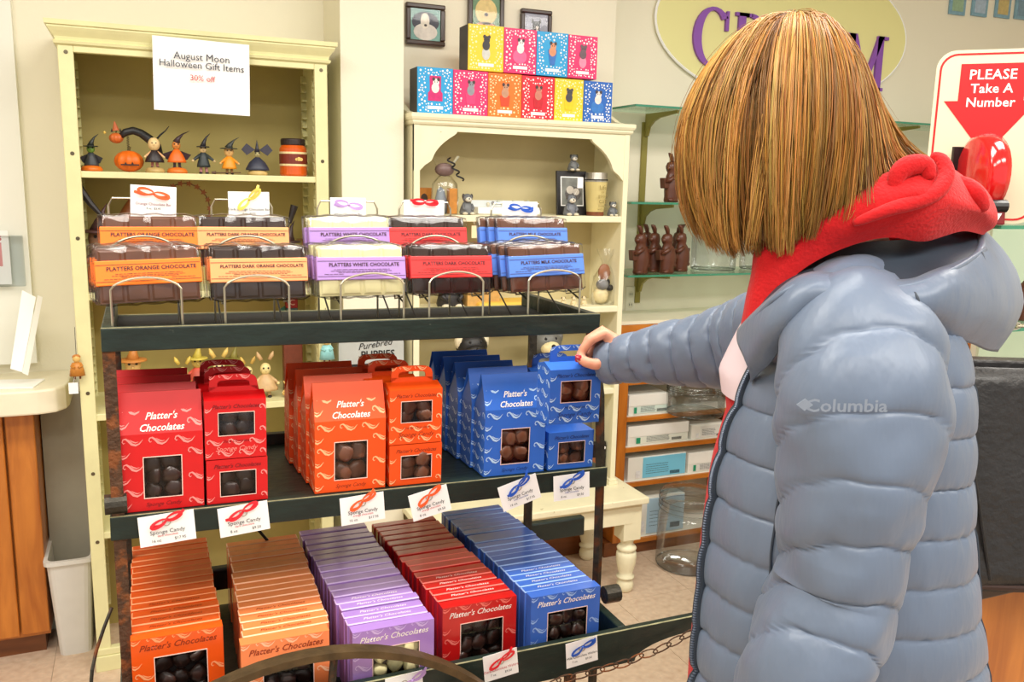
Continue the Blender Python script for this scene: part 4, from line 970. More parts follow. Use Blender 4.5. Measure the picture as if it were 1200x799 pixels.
gx = lambda px: onY(px,110,H2Y+.012).x
e1=[489,531,572,611.5,650,684,718]; gh=.142
data=[('blue',(240,236,230),(206,30,110),'sofa','bright blue dotted gift box with kitten on pink sofa, left end of lower row'),
('pink',(150,150,160),(224,60,120),'cup','pink dotted gift box with a grey mouse-like pet, second in the lower row'),
('orange',(200,150,120),(232,70,30),'cup','orange dotted gift box with a puppy in a red cup in the lower row'),
('red',(206,130,110),(200,20,40),'cup','red dotted gift box with a puppy in a red bucket in the lower row'),
('yellow',(70,70,76),(246,200,20),'cup','yellow dotted gift box with a black dog in a yellow cup in the lower row'),
('royal',(236,226,220),(50,120,200),'bowl','royal blue dotted gift box with kitten in teacup, right end of lower row')]
for k,(ck,pet,cup,kd,lab) in enumerate(data): gift(lab, gx(e1[k])+.0006, gx(e1[k+1])-.0006, HZ2, gh-.001*k, ck, pet, cup, kd, k)
gx2 = lambda px: onY(px,60,H2Y+.012).x
e2=[548.5,590.5,629,666,700.5]
data=[('yellow',(60,56,60),(206,206,200),'jug','yellow dotted gift box with black cat on a jug, left end of upper row'),
('pink',(240,236,236),(238,100,150),'bowl','pink dotted gift box with a spotted dog in a pink teacup in the upper row'),
('blue',(226,150,110),(50,110,190),'cone','bright blue dotted gift box with pet in dotted cup, upper row'),
('pink',(110,86,96),(244,140,170),'jug','pink dotted gift box with dark kitten on pink jug, right end of upper row')]
for k,(ck,pet,cup,kd,lab) in enumerate(data): gift(lab, gx2(e2[k])+.0006, gx2(e2[k+1])-.0006, HZ2+gh+.001, gh-.001*k, ck, pet, cup, kd, 20+k)
# ------------------------------------------------------------------ things on the hutch shelves
HS1, HS2, HS3 = 1.3725, 1.0525, .7485
def hs(px,dy,z): return Vector((onY(px,255 if z>1.3 else 350 if z>1 else 410,H2Y+dy).x,H2Y+dy,z))
def dog(label, loc, h, body, muzzle, ears, rot=0, group='dog figurines on the hutch', feet=(232,222,196), cat='figurine'):
    t = thing('dog_figurine', label, cat, loc, (0,0,rot), group)
    part('body', MB().lathe([(0,0),(h*.30,0),(h*.34,h*.1),(h*.28,h*.35),(h*.17,h*.55),(0,h*.6)],n=16,sy=.8), fm(body), t, smooth=True)
    hd = part('head', MB().ball((0,-h*.05,h*.72),(h*.23,h*.2,h*.2),14,10), fm(body), t, smooth=True)
    part('muzzle', MB().ball((0,-h*.2,h*.66),(h*.15,h*.12,h*.11),12,8), fm(muzzle), hd, smooth=True); part('nose', MB().ball((0,-h*.31,h*.70),h*.035,8,6), BLACK, hd, smooth=True)
    for s in (-1,1):
        part('ear', MB().ball((s*h*.19,-h*.06,h*.80),(h*.07,h*.08,h*.12),8,6), fm(ears), hd, smooth=True); part('eye', MB().ball((s*h*.08,-h*.21,h*.80),h*.022,6,5), BLACK, hd)
        part('foot', MB().ball((s*h*.17,-h*.27,h*.06),(h*.12,h*.14,h*.065),10,6), fm(feet), t, smooth=True)
        part('arm', MB().tube([(s*h*.18,-h*.08,h*.45),(s*h*.24,-h*.2,h*.28),(s*h*.14,-h*.26,h*.2)],[h*.07,h*.06,h*.05],8), fm(body), t, smooth=True)
    return t
f = dog('grey schnauzer figurine sitting with a hanging tag on the hutch shelf',hs(547,.03,HS1),.075,(112,114,116),(226,222,206),(58,54,54))
part('string', MB().tube([(.012,-.028,.0),(.014,-.036,-.03)],.0006,4), WHITE, f); part('tag', MB().box(.004,.024,-.037,-.036,-.075,-.034), M('cream_tag',(244,226,180),.6), f)
PFX = onY(656,230,H2Y+.06).x
t = thing('photo_frame','black photo frame with a grey picture of curled cats on the hutch shelf','photo frame',(PFX,H2Y+.075,HS1),(-.1,0,0))
part('frame', MB().box(0,.118,0,.012,0,.155), M('black_frame',(30,28,30),.4), t, bevel=.002); part('mat', MB().box(.014,.104,-.001,0,.032,.135), WHITE, t)
part('photo', MB().box(.018,.100,-.002,-.001,.036,.131), M('grey_photo',(120,122,116),.5,var=.3,vscale=30), t)
part('cat_print', MB().disc((.062,-.0025,.075),.032,.026,16), fm((84,80,78)), t); part('cat_face_print', MB().disc((.050,-.003,.088),.015,.014,14).disc((.074,-.003,.082),.013,.012,14), fm((196,188,176)), t)
dog('grey schnauzer figurine sitting on top of the black photo frame',Vector((PFX+.062,H2Y+.087,HS1+.1548)),.062,(110,112,112),(220,214,200),(46,44,44))
f = dog('blue-grey schnauzer figurine with a price tag in front of the photo frame',hs(668,.03,HS1),.078,(112,116,124),(228,220,204),(80,74,74))
part('price_tag', MB().box(.004,.026,-.04,-.039,.095,.13), WHITE, f); part('string', MB().tube([(.004,-.02,.07),(.010,-.036,.095)],.0005,4), WHITE, f)
dog('tiny grey schnauzer figurine at the right end of the hutch shelf',hs(717,.03,HS1),.055,(110,114,118),(226,222,210),(40,38,38))
t = thing('travel_mug','beige travel mug printed with words about a cat, with a steel rim','mug',hs(697,.05,HS1))
part('mug_body', MB().lathe([(0,.014),(.031,.014),(.040,.118),(0,.118)],n=28), M('beige_mug',(214,196,130),.4), t, smooth=False); part('foot', MB().lathe([(0,0),(.030,0),(.031,.014),(0,.0145)],n=28), fm((128,72,44)), t)
part('rim', MB().lathe([(0,.118),(.0405,.118),(.041,.124),(.038,.150),(0,.150)],n=28), M('brushed_steel',(190,186,176),.3,.8), t); part('band', MB().lathe([(.041,.123),(.0418,.123),(.0418,.127),(.041,.127)],n=28), BLACK, t)
for s_,z,sz in (('Life',.098,.02),('is',.084,.016),('good',.070,.018),('cat',.052,.026),('home',.034,.014),('with me',.023,.012)): lettering(s_,sz,fm((150,130,70)),t,(0.006,-.0425,z))
t = thing('gift_cellophane','clear cellophane gift bag with black curled ribbon on the hutch shelf','gift bag',hs(521,.06,HS1))
part('bag', MB().loft([[(r*math.cos(q)*1.1,r*.7*math.sin(q),z) for q in [2*math.pi*k/12 for k in range(12)]] for r,z in ((.042,0),(.045,.05),(.04,.10),(.02,.125),(.012,.13),(.035,.17),(.05,.19))],cap1=False), FILM, t, smooth=True)
part('card_box', MB().box(.006,.034,-.03,.0,.002,.085), fm((196,130,50)), t, bevel=.002); part('figure', MB().lathe([(0,.002),(.02,.002),(.022,.04),(.012,.08),(0,.09)],c=(-.014,0,0),n=12), fm((130,140,150)), t, smooth=True)
part('wrapped_top', MB().ball((-.005,-.01,.145),(.034,.02,.022),10,8), fm((120,96,92)), t, smooth=True)
part('curled_ribbon', MB().ribbon([(.0+.05*u+.008*math.cos(20*u),-.03+.008*math.sin(20*u),.185-.075*u) for u in [k/40. for k in range(41)]],.006), BLACK, t)
t = thing('wooden_plaque','orange wooden plaque leaning at the left end of the hutch shelf','plaque',hs(497,.12,HS1)); part('board', MB().box(-.03,.03,0,.012,0,.085), fm((206,130,40)), t, bevel=.003); part('picture', MB().disc((.0,-.001,.05),.012,.016), fm((70,50,34)), t)
f = figure('rooster_figurine','small brown and red rooster figurine behind the red ribbon bow',hs(503,.06,HS1),.075,(190,120,70),(220,170,110),None,None,None,None,wide=.4,group='small figurines on the hutch')
t = thing('white_tray','long white tray of small glass charms on the hutch shelf','tray',hs(560,.10,HS1))
part('tray', MB().box(0,.24,0,.07,0,.024), WHITE, t, bevel=.003); part('back_card', MB().box(0,.20,.066,.07,.024,.046), M('pale_blue_card',(220,226,226),.5), t)
for k in range(9): part('charm', MB().ball((.05+.019*k,.035,.032+.004*(k%3)),(.007,.006,.008),8,6), fm([(220,214,190),(150,150,150),(190,200,190)][k%3]), t, smooth=True)
# second hutch shelf
f = dog('black and white dog figurine lying on the second hutch shelf',hs(527,.10,HS2),.14,(40,36,36),(200,190,180),(40,36,36))
t = thing('toy_box','wooden box printed with a small black dog, between the wire stands','box',hs(567,.06,HS2)); part('box', MB().box(-.06,.06,0,.07,0,.12), fm((206,160,90)), t, bevel=.002)
part('dog_print', MB().disc((.0,-.0006,.07),.013,.009).disc((-.012,-.0006,.08),.007,.006).box(-.010,-.006,-.0006,-.0001,.05,.065).box(.006,.010,-.0006,-.0001,.05,.065), BLACK, t)
t = thing('yellow_mat','yellow folded cloth lying on the second hutch shelf','cloth',hs(600,.03,HS2)); part('cloth', MB().box(-.12,.10,0,.12,0,.022), M('yellow_cloth',(232,190,80),.8,var=.05), t, bevel=.008)
for k,px in enumerate((660,672,684)):
    dog(['small cream dog figurine left of the cellophane bags','small tan dog figurine in the row beside the bag','small pale dog figurine nearest the cellophane bag'][k],hs(px,.05,HS2),.035,(226,206,160),(240,226,190),(60,54,50))
t = thing('cellophane_dog','cream and black dog figurine wrapped in cellophane on the second hutch shelf','gift bag',hs(705,.06,HS2))
part('bag', MB().loft([[(r*math.cos(q)+.01,r*.7*math.sin(q),z) for q in [2*math.pi*k/12 for k in range(12)]] for r,z in ((.05,0),(.052,.05),(.045,.10),(.018,.14),(.012,.15),(.03,.185),(.035,.20))],cap1=False), FILM, t, smooth=True)
part('dog_body', MB().ball((-.005,0,.032),(.03,.025,.032),12,8), fm((236,220,170)), t, smooth=True); hd=part('dog_head', MB().ball((-.005,-.01,.072),(.024,.022,.02),12,8), fm((130,130,130)), t, smooth=True)
part('hat', MB().ball((.026,-.01,.06),(.014,.012,.012),10,8), BLACK, t, smooth=True); part('dog_ear', MB().ball((.02,-.008,.08),(.008,.006,.012),8,6), BLACK, hd)
part('brown_bow', MB().ball((0,-.012,.118),(.026,.008,.03),10,8), fm((150,100,70)), t, smooth=True)
# third hutch shelf
dog('glossy black dog figurine with white ears above the blue cartons',hs(551,.06,HS3),.245,(24,22,22),(30,28,28),(226,214,180),group='big dog figurines low in the hutch',feet=(24,22,22))
dog('grey schnauzer figurine with pale face behind the cart post',hs(638,.05,HS3),.245,(104,104,98),(226,210,160),(110,110,104),group='big dog figurines low in the hutch')
t = thing('phone_case','black case with brown picture standing at the right of the lowest hutch shelf','case',(1.545,H2Y+.03,B_Z)); part('case', MB().box(-.045,.03,0,.02,0.0,.16), M('black_plastic',(24,22,24),.3), t, bevel=.01); part('picture', MB().box(-.032,.016,-.001,0,.045,.10), fm((140,84,50)), t); part('eye_hole', MB().disc((.018,-.001,.135),.006,.006), WHITE, t)
t = thing('steel_bowl','small dark bowl-shaped holder on the lower hutch floor','holder',(1.50,H2Y+.11,B_Z)); part('bowl', MB().lathe([(0,0),(.03,0),(.045,.12),(.045,.25),(.042,.25),(.04,.12),(0,.01)],n=18), fm((86,82,70)), t, smooth=True)
# ------------------------------------------------------------------ right cabinet of boxes
CBX, CBY = 1.692, 2.874
t = thing('shelf_cabinet','oak shelf cabinet full of white supply boxes behind the shopper','cabinet',(CBX,CBY,0))
CWd=1.9; CD=WY3-CBY-.002
part('side', MB().box(0,.040,0,CD,.06,.905), OAKV, t, bevel=.002); part('side', MB().box(CWd-.04,CWd,0,CD,.06,.905), OAKV, t)
part('divider', MB().box(.62,.655,.01,CD,.06,.905), OAKV, t)
part('top', MB().box(-.02,CWd,-.012,CD,.905,.955), OAK, t, bevel=.004); part('top_trim', MB().box(-.02,CWd,-.014,CD,.9552,.968), M('counter_laminate',(240,232,206),.35), t)
part('plinth', MB().box(-.03,CWd,.012,CD,0,.06), DWOOD, t); part('back', MB().box(.04,CWd-.04,CD-.01,CD,.06,.905), M('pale_shelf_back',(216,208,186),.7), t)
SHZ=(.73,.581,.455,.309,.066)
for z in SHZ:
    s_ = part('shelf', MB().box(.04,CWd-.04,.012,CD-.01,z-.016,z), M('white_shelf',(238,234,222),.5), t); part('shelf_edge', MB().box(.04,CWd-.04,0,.012,z-.018,z), OAK, s_)
def carton(label,px0,px1,shelf,h,lid,stripe,extra=None,dy=.02,d=.19):
    z = SHZ[shelf]+.0005; y=CBY+dy; py={0:440,1:480,2:515,3:555,4:630}[shelf]
    x0=max(onY(px0,py,y).x,CBX+.043); x1=onY(px1,py,y).x
    t = thing('supply_box',label,'box',(x0,y,z),group='white supply boxes in the oak cabinet'); w=x1-x0
    part('box', MB().box(0,w,0.002,d,0,h), M('white_carton',(232,230,220),.6,var=.02), t, bevel=.001)
    if lid: part('lid', MB().box(-.001,w+.001,0,d+.001,h*.45,h+.001), M('white_carton_lid',(240,238,230),.6), t, bevel=.001)
    l = part('label', MB().box(w*.12,w*.98,-.001,0,h*.08,h*.42) if lid else MB().box(w*.25,w-.003,-.001,.002,.006,h-.005), M('box_label_%d'%stripe[0],stripe,.5), t)
    part('label_mark', MB().box(w*.13,w*.2,-.0016,-.001,h*.1,h*.4), fm((40,150,110) if lid else (226,226,226)), t)
    q=MB()
    for k in range(14): q.box(w*.72+k*.0034,w*.72+k*.0034+.0018,-.0018,-.001,h*.12,h*.26)
    part('barcode', q, BLACK, t)
    q=MB(); rr=random.Random(px0)
    for k in range(5):
        x=w*.3
        while x<w*.66: e=rr.uniform(.004,.012); q.box(x,x+e,-.0018,-.001,h*(.15+.06*k)*(1 if lid else 1.6),h*(.15+.06*k)*(1 if lid else 1.6)+.0016); x+=e+.002
    part('small_print', q, fm((70,80,90)), t)
carton('white box with pale label just below the sleeve on the top cabinet shelf',738,800,0,.03,False,(200,214,226))
carton('white lidded box with green-edged label on the second cabinet shelf',737,782,1,.082,True,(214,232,222))
carton('wide white lidded box with green mark on the third cabinet shelf',736,806,2,.080,True,(224,228,214))
carton('white box with a big sky blue label on the fourth cabinet shelf',736,803,3,.096,False,(120,196,224))
carton('plain white box beside the sky blue labelled one',806,850,3,.085,True,(226,226,220))
carton('small white box with printed label at right of the third shelf',810,850,2,.06,False,(226,226,224))
carton('white box with blue striped label on the bottom cabinet shelf',742,800,4,.16,False,(170,200,220))
# ------------------------------------------------------------------ glass wall shelves
GY = 2.862
STD = M('olive_metal',(150,140,70),.4,.3)
stdx = onY(752,250,WY3-.012).x
standards = []
for k,x in enumerate((stdx,stdx+.62,stdx+1.24)):
    tag(part('shelf_standard', MB().box(x-.012,x+.012,WY3-.012,WY3,1.0,1.735), STD), ['slotted olive metal shelf standard nearest the hutch','slotted olive metal shelf standard hidden mostly by the hair','slotted olive metal shelf standard behind the shoulder'][k],'shelf standard','shelf standards')
for z,lab in ((1.776,'top glass shelf with green edge on the right wall'),(1.421,'middle glass shelf carrying a chocolate rabbit'),(1.145,'lower glass shelf carrying the row of chocolate rabbits')):
    t = thing('glass_shelf',lab,'shelf',(1.70,GY,z),group='glass wall shelves')
    part('glass', MB().box(0,1.9,0,WY3-GY-.014,-.008,0), GLASS, t)
    part('front_edge', MB().box(-.001,1.9,-.0015,0,-.008,0), GLASSEDGE, t); part('end_edge', MB().box(-.0015,0,0,WY3-GY-.014,-.008,0), GLASSEDGE, t)
    for x in (stdx,stdx+.62,stdx+1.24):
        xl=x-1.70; yb=WY3-GY-.013
        part('bracket', MB().prism_x([(yb,-.009),(.03,-.009),(.03,-.020),(yb-.10,-.030),(yb-.06,-.042),(yb-.03,-.062),(yb-.018,-.095),(yb,-.10)], xl-.005, xl+.005), STD, t)
t = thing('wall_outlet','cream double power outlet on the wall beside the hutch','outlet',onY(739,351,WY3-.006)); part('plate', MB().box(-.022,.022,0,.006,-.055,.055), M('cream_plastic',(238,234,216),.4), t, bevel=.003)
for z in (-.022,.022): r_=part('socket', MB().disc((0,-.001,z),.014,.014), M('cream_socket',(226,222,200),.4), t); part('slot', MB().box(-.006,-.004,-.002,-.001,z-.004,z+.006).box(.004,.006,-.002,-.001,z-.004,z+.006), BLACK, r_)
# chocolate rabbits
def bunny_proto(label):
    t = thing('chocolate_rabbit',label,'chocolate rabbit',group='moulded chocolate rabbits on the glass shelves')
    mb = MB()
    mb.loft([[(r*1.0*math.cos(q)+dx,r*.75*math.sin(q),z) for q in [2*math.pi*k/14 for k in range(14)]] for r,z,dx in ((.030,0,0),(.033,.006,0),(.031,.02,0),(.036,.045,.004),(.034,.075,.004),(.027,.100,0),(.020,.112,-.002),(.024,.122,-.004),(.026,.135,-.006),(.020,.150,-.005),(.008,.156,-.003))])
    part('body', mb, BUNNY, t, smooth=True)
    for s in (0,1): part('ear', MB().tube([(.004+.010*s-.01,-.004+.01*s,.148),(-.004+.012*s-.008,-.004+.01*s,.168),(-.020+.012*s,-.004+.01*s,.182),(-.028+.014*s,-.004+.01*s,.186)],[.007,.0095,.009,.003],8,flat=(1,.7)), BUNNY, t, smooth=True)
    part('basket', MB().loft([[(x,-.012,z0) ,(x+.03,-.012,z0),(x+.03,.016,z0),(x,.016,z0)] for x,z0 in ((-.046,.052),(-.052,.092))]), BUNNY, t, bevel=.003)
    part('arm', MB().tube([(-.01,-.024,.098),(-.03,-.022,.085),(-.042,-.010,.078)],[.010,.009,.007],8), BUNNY, t, smooth=True)
    part('foot', MB().ball((-.018,-.02,.008),(.018,.010,.008),10,6), BUNNY, t, smooth=True); part('tail', MB().ball((.036,0,.03),.010,8,6), BUNNY, t, smooth=True)
    part('muzzle', MB().ball((-.024,-.004,.130),(.012,.012,.010),10,6), BUNNY, t, smooth=True)
    return t
b0 = bunny_proto('chocolate rabbit with basket standing alone on the middle glass shelf'); bt = tree_of(b0)
q = onY(786,238,GY+.06); b0.location = (q.x,GY+.06,1.4213); b0.rotation_euler=(0,0,.2)
for k,(px,dy) in enumerate(((750,.045),(757,.155),(766,.10),(781,.045),(792,.155),(797,.10))):
    q = onY(px,322,GY+dy); dup(b0,bt,(q.x,GY+dy,1.1453),(0,0,.15 if k!=4 else 2.6),'chocolate rabbit in the lower row, %s from the hutch side'%['first','second','third','fourth','fifth','sixth'][k])
# clear jars
def jar(label,loc,r,h,neck=True):
    t = thing('clear_jar',label,'jar',loc,group='clear plastic jars')
    pr=[(r*.96,.002),(r,.01),(r,h*.68),(r*.97,h*.72),(r*.90,h*.75),(r*.90,h*.78)]
    part('jar_wall', MB().loft([[(a*math.cos(q),a*math.sin(q),z) for q in [2*math.pi*k/36 for k in range(36)]] for a,z in pr],cap1=False), CLEARP, t, smooth=True)
    l=part('lid', MB().loft([[(a*math.cos(q),a*math.sin(q),z) for q in [2*math.pi*k/36 for k in range(36)]] for a,z in ((r*.95,h*.76),(r*.98,h*.77),(r*.98,h*.97),(r*.94,h),(r*.3,h*1.0))],cap0=False), CLEARP, t, smooth=True)
    for z in (.80,.86,.92): part('thread_ring', MB().tube([(r*.985*math.cos(q),r*.985*math.sin(q),h*z) for q in [2*math.pi*k/36 for k in range(36)]],r*.012,5,closed=True), CLEARP, l, smooth=True)
    part('base_ring', MB().tube([(r*.97*math.cos(q),r*.97*math.sin(q),.006) for q in [2*math.pi*k/36 for k in range(36)]],r*.02,5,closed=True), CLEARP, t, smooth=True)
q=onZ(815,668,0); jar('big clear plastic jar standing on the floor beside the shopper',(q.x,q.y+.06,.0015),.125,.30)
jar('clear plastic jar on the cabinet shelf under the outstretched sleeve',(2.035,CBY-.02,SHZ[1]+.0006),.118,.125)
for k,(px,dy) in enumerate(((836,.14),(893,.12))):
    q=onY(px,300,GY+dy); jar(['clear plastic jar on the lower glass shelf, half behind the hair','clear plastic jar beside another, behind the ends of the hair'][k],(q.x,GY+dy,1.1455),.092,.25)
# ------------------------------------------------------------------ CREAM wall sign
sc_ = onY(924,50,WY3-.016); rx_=(onY(1063,60,WY3-.016).x-onY(770,60,WY3-.016).x)/2; rz_=.37
t = thing('oval_sign','pale yellow oval wall sign reading CREAM in purple letters','sign',(sc_.x,WY3-.018,sc_.z))
part('board', MB().prism([(rx_*math.cos(a),rz_*.82*math.sin(a)+.05) for a in [2*math.pi*k/64 for k in range(64)]],0,.016), M('pale_yellow_board',(238,232,164),.5), t)
part('rim', MB().tube([(rx_*math.cos(a),.004,rz_*.82*math.sin(a)+.05) for a in [2*math.pi*k/64 for k in range(64)]],.006,6,closed=True), WHITE, t)
PUR = M('purple_letter',(142,84,180),.5)
def letter(ch, x, z, h):
    mb=MB(); w=h*(.95 if ch=='M' else .84); y0,y1=-.012,0
    def poly(pts): mb.prism([(x+px*w,z+pz*h) for px,pz in pts],y0,y1)
    def arc(cx,cz,rxo,rzo,rxi,rzi,a0,a1,n=20):
        for k in range(n):
            a=math.radians(a0+(a1-a0)*k/n); b=math.radians(a0+(a1-a0)*(k+1)/n)
            poly([(cx+rxi*math.cos(a),cz+rzi*math.sin(a)),(cx+rxo*math.cos(a),cz+rzo*math.sin(a)),(cx+rxo*math.cos(b),cz+rzo*math.sin(b)),(cx+rxi*math.cos(b),cz+rzi*math.sin(b))])
    def serif(cx,cz,s=.22): poly([(cx-s/2,cz),(cx+s/2,cz),(cx+s/2,cz+.06),(cx-s/2,cz+.06)])
    if ch=='C':
        arc(.5,.5,.48,.5,.28,.44,42,318); poly([(.80,.62),(.88,.62),(.88,.95),(.82,.95),(.80,.80)])
    elif ch=='M':
        for cx in (.12,.86): poly([(cx-.08,0),(cx+.08,0),(cx+.08,1),(cx-.08,1)]); serif(cx,0,.3)
        poly([(.04,1),(.24,1),(.55,.2),(.45,.05)]); poly([(.45,.05),(.55,.05),(.94,1),(.80,1)]); serif(.06,.94,.26); serif(.93,.94,.26)
    elif ch=='R':
        poly([(.1,0),(.28,0),(.28,1),(.1,1)]); serif(.19,0,.34); serif(.19,.94,.34); arc(.42,.73,.36,.27,.2,.2,-90,90); poly([(.26,.94),(.44,.94),(.44,1),(.26,1)]); poly([(.26,.46),(.44,.46),(.44,.53),(.26,.53)]); poly([(.42,.48),(.58,.48),(.95,0),(.72,0)])
    elif ch=='E':
        poly([(.1,0),(.28,0),(.28,1),(.1,1)]); poly([(.26,0),(.8,0),(.8,.08),(.26,.08)]); poly([(.26,.92),(.78,.92),(.78,1),(.26,1)]); poly([(.26,.47),(.6,.47),(.6,.55),(.26,.55)])
    elif ch=='A':
        poly([(.0,0),(.1,0),(.52,1),(.44,1)]); poly([(.7,0),(.92,0),(.56,1),(.46,1)]); poly([(.2,.3),(.75,.3),(.75,.38),(.2,.38)]); serif(.04,0,.26); serif(.82,0,.3)
    return mb
hC=.235; x=-rx_*.745; za=onY(840,60,WY3-.018).z-sc_.z-.02
for ch,adv in (('C',.24),('R',.24),('E',.225),('A',.25),('M',.27)):
    part('letter', letter(ch,x,za-.045-(x+.5)*.05,hC), PUR, t); x+=adv*rx_/.66*.84
# little cards hung at the top right of the wall
for k,px in enumerate((1123,1149,1176,1199)):
    q=onY(px,4+k*2,WY3-.01); t=thing('hanging_card','small blue picture card at the top of the right wall, %s from the oval sign'%['first','second','third','fourth'][k],'card',q,group='small blue cards on the right wall')
    part('card', MB().box(-.05,.05,0,.008,-.05,.05), fm((130,170,190)), t); part('picture', MB().box(-.035,.035,-.001,0,-.035,.035), fm([(150,180,150),(170,190,210),(200,180,120),(120,150,170)][k]), t)
# ------------------------------------------------------------------ oak counter at right with display and handbag
KX0,KX1,KY0,KY1,KZ = 1.36,3.1,1.02,1.46,.785
t = thing('oak_counter','orange oak counter at the right edge behind the shopper','counter',(KX0,KY0,0))
part('body', MB().box(0,KX1-KX0,.02,KY1-KY0,.0,KZ-.03), OAKV, t); part('front_panel', MB().box(.0,KX1-KX0,.0,.02,.02,KZ-.03), OAKV, t, bevel=.003); part('top', MB().box(-.01,KX1-KX0,-.012,KY1-KY0,KZ-.03,KZ), M('dark_counter_top',(60,40,30),.4,var=.1), t, bevel=.003)
part('rear_body', MB().box(.52,KX1-KX0,KY1-KY0,.93,0,KZ-.03), OAKV, t); part('rear_top', MB().box(.51,KX1-KX0,KY1-KY0,.94,KZ-.03,KZ), M('dark_counter_top',(60,40,30),.4,var=.1), t)
t = thing('glass_display_stand','glass shelf stand on the oak counter at the right edge','display stand',(1.93,1.50,KZ))
part('base', MB().box(0,.9,0,.34,0,.016), M('cream_plastic',(238,234,216),.4), t, bevel=.003)
for z in (.36,.617,):
    g=part('shelf', MB().box(0,.9,0,.34,z-.009,z), GLASS, t); part('shelf_edge', MB().box(-.0005,.9,-.0015,0,z-.009,z).box(-.0015,0,0,.34,z-.009,z), GLASSEDGE, g)
for x in (.42,.86): part('upright', MB().box(x,x+.02,.15,.17,.0,.62), STD, t)
part('back_panel', MB().box(.40,.9,.335,.345,.0,.62), M('cream_plastic',(238,234,216),.4), t)
for k,(x,y) in enumerate(((2.02,1.60),(2.10,1.66),(2.18,1.58))):
    o=dup(b0,bt,(x,y,KZ+.3603),(0,0,[.3,1.6,2.4][k]),'chocolate rabbit on the glass stand at the right edge, %s'%['leftmost','middle','right'][k])
# take-a-number sign: clear acrylic plate with red print
c0 = VD(1101,58,2.28); c1 = VD(1232,250,2.28); fac = math.atan2(-H0.x, H0.y)
pb = VD(1145,252,2.28); sw_=.262; shh=VD(1166,58,2.28).z-(KZ+.617)
t = thing('number_sign','clear acrylic sign with a red arrow reading PLEASE Take A Number','sign',(pb.x,pb.y,KZ+.618),(0,0,-.78))
def rrect(x0,x1,z0,z1,r,n=6):
    o=[]
    for cx,cz,a in ((x1-r,z1-r,0),(x0+r,z1-r,90),(x0+r,z0+r,180),(x1-r,z0+r,270)):
        for k in range(n+1): q=math.radians(a+90*k/n); o.append((cx+r*math.cos(q),cz+r*math.sin(q)))
    return o
ACR = M('milky_acrylic',(228,216,184),.25,coat=.4)
part('plate', MB().prism(rrect(-sw_/2,sw_/2,0,shh,.045),0,.006), ACR, t)
ro=rrect(-sw_/2+.008,sw_/2-.008,.008,shh-.008,.040); ri=rrect(-sw_/2+.013,sw_/2-.013,.013,shh-.013,.036)
part('red_outline', MB().loft([[(x,-.0006,z) for x,z in ro],[(x,-.0006,z) for x,z in ri],[(x,-.0001,z) for x,z in ri],[(x,-.0001,z) for x,z in ro]],loop=True), M('sign_red',(212,20,26),.35), t)
az=shh; RED_=M('sign_red',(212,20,26),.35)
part('arrow', MB().prism([(-.074,az-.034),(-.074,az-.125),(.074,az-.125),(.074,az-.034)],-.001,-.0001).prism([(-.106,az-.125),(.106,az-.125),(0,az-.262)],-.001,-.0001), RED_, t)
for s_,z in (('PLEASE',az-.062),('Take A',az-.096),('Number',az-.130)): lettering(s_,.034 if s_=='PLEASE' else .032,WHITE,t,(0,-.0016,z),bold=.0004,space=1.02)
t2 = thing('ticket_dispenser','glossy red ticket number dispenser in front of the acrylic sign','ticket dispenser',(pb.x-R0.x*.035,pb.y-R0.y*.035,KZ+.618),(0,0,-.35))
GR=M('glossy_red_plastic',(216,22,24),.12,coat=.8); dz=.122; dx_=-.008
prof=[]
rings=[]
for s,r in ((0,.078),(.005,.088),(.030,.096),(.052,.090),(.060,.076)): rings.append([(dx_-.028+s,-.075+r*.9*math.cos(a),dz+r*1.05*math.sin(a)) for a in [2*math.pi*k/32 for k in range(32)]])
part('drum', MB().loft(rings), GR, t2, smooth=True)
part('spout', MB().loft([[(dx_-.022,-.145,.040),(dx_+.028,-.145,.040),(dx_+.028,-.075,.045),(dx_-.022,-.075,.045)],[(dx_-.022,-.150,.0),(dx_+.028,-.150,.0),(dx_+.028,-.10,.0),(dx_-.022,-.10,.0)]]), fm((120,14,20)), t2, bevel=.004)
part('spout_hood', MB().tube([(dx_-.024,-.138,.045),(dx_+.030,-.138,.045)],.016,12), M('black_plastic',(24,22,24),.3), t2)
part('ticket', MB().prism([(dx_-.012,.028),(dx_+.016,.028),(dx_+.008,.012)],-.1505,-.150), WHITE, t2); part('back_plate', MB().box(-.05,.04,-.012,-.001,.05,.19), M('black_plastic',(24,22,24),.3), t2)
# handbag on the counter behind the shopper
hb = VD(1172,668,1.52)
t = thing('handbag','black leather handbag with chain strap resting on the oak counter','handbag',(hb.x,hb.y,KZ),(0,0,-.45))
LE=M('black_leather',(34,32,32),.42,var=.2,vscale=30,bump=.35,bscale=70,coat=.15)
rings=[]
for u in range(13):
    v=u/12.; wb=.19-.035*v+.012*math.sin(v*math.pi); db=.085*(1-.55*v)
    ring=[]
    for k in range(36):
        a=2*math.pi*k/36; cx_=math.copysign(abs(math.cos(a))**.5,math.cos(a)); cy_=math.copysign(abs(math.sin(a))**.7,math.sin(a))
        pt=Vector((wb*cx_,db*cy_,.39*v)); pt+=Vector((noise.noise(pt*9),noise.noise(pt*9+Vector((5,0,0))),0))*.012; ring.append(pt)
    rings.append(ring)
part('bag_body', MB().loft(rings), LE, t, smooth=True); part('zip_band', MB().box(-.15,.15,-.02,.02,.384,.402), LE, t, bevel=.004)
part('bottom_trim', MB().box(-.19,.19,-.086,.086,.0,.012), M('dark_trim',(50,28,20),.5), t, bevel=.004); part('side_seam', MB().tube([(-.06,-.083,.02),(-.10,-.07,.2),(-.11,-.05,.36)],.003,6), LE, t)
cs=part('chain_strap', MB().tube([(-.13,-.03,.40),(-.135,-.03,.408)],.006,8), STEEL, t)
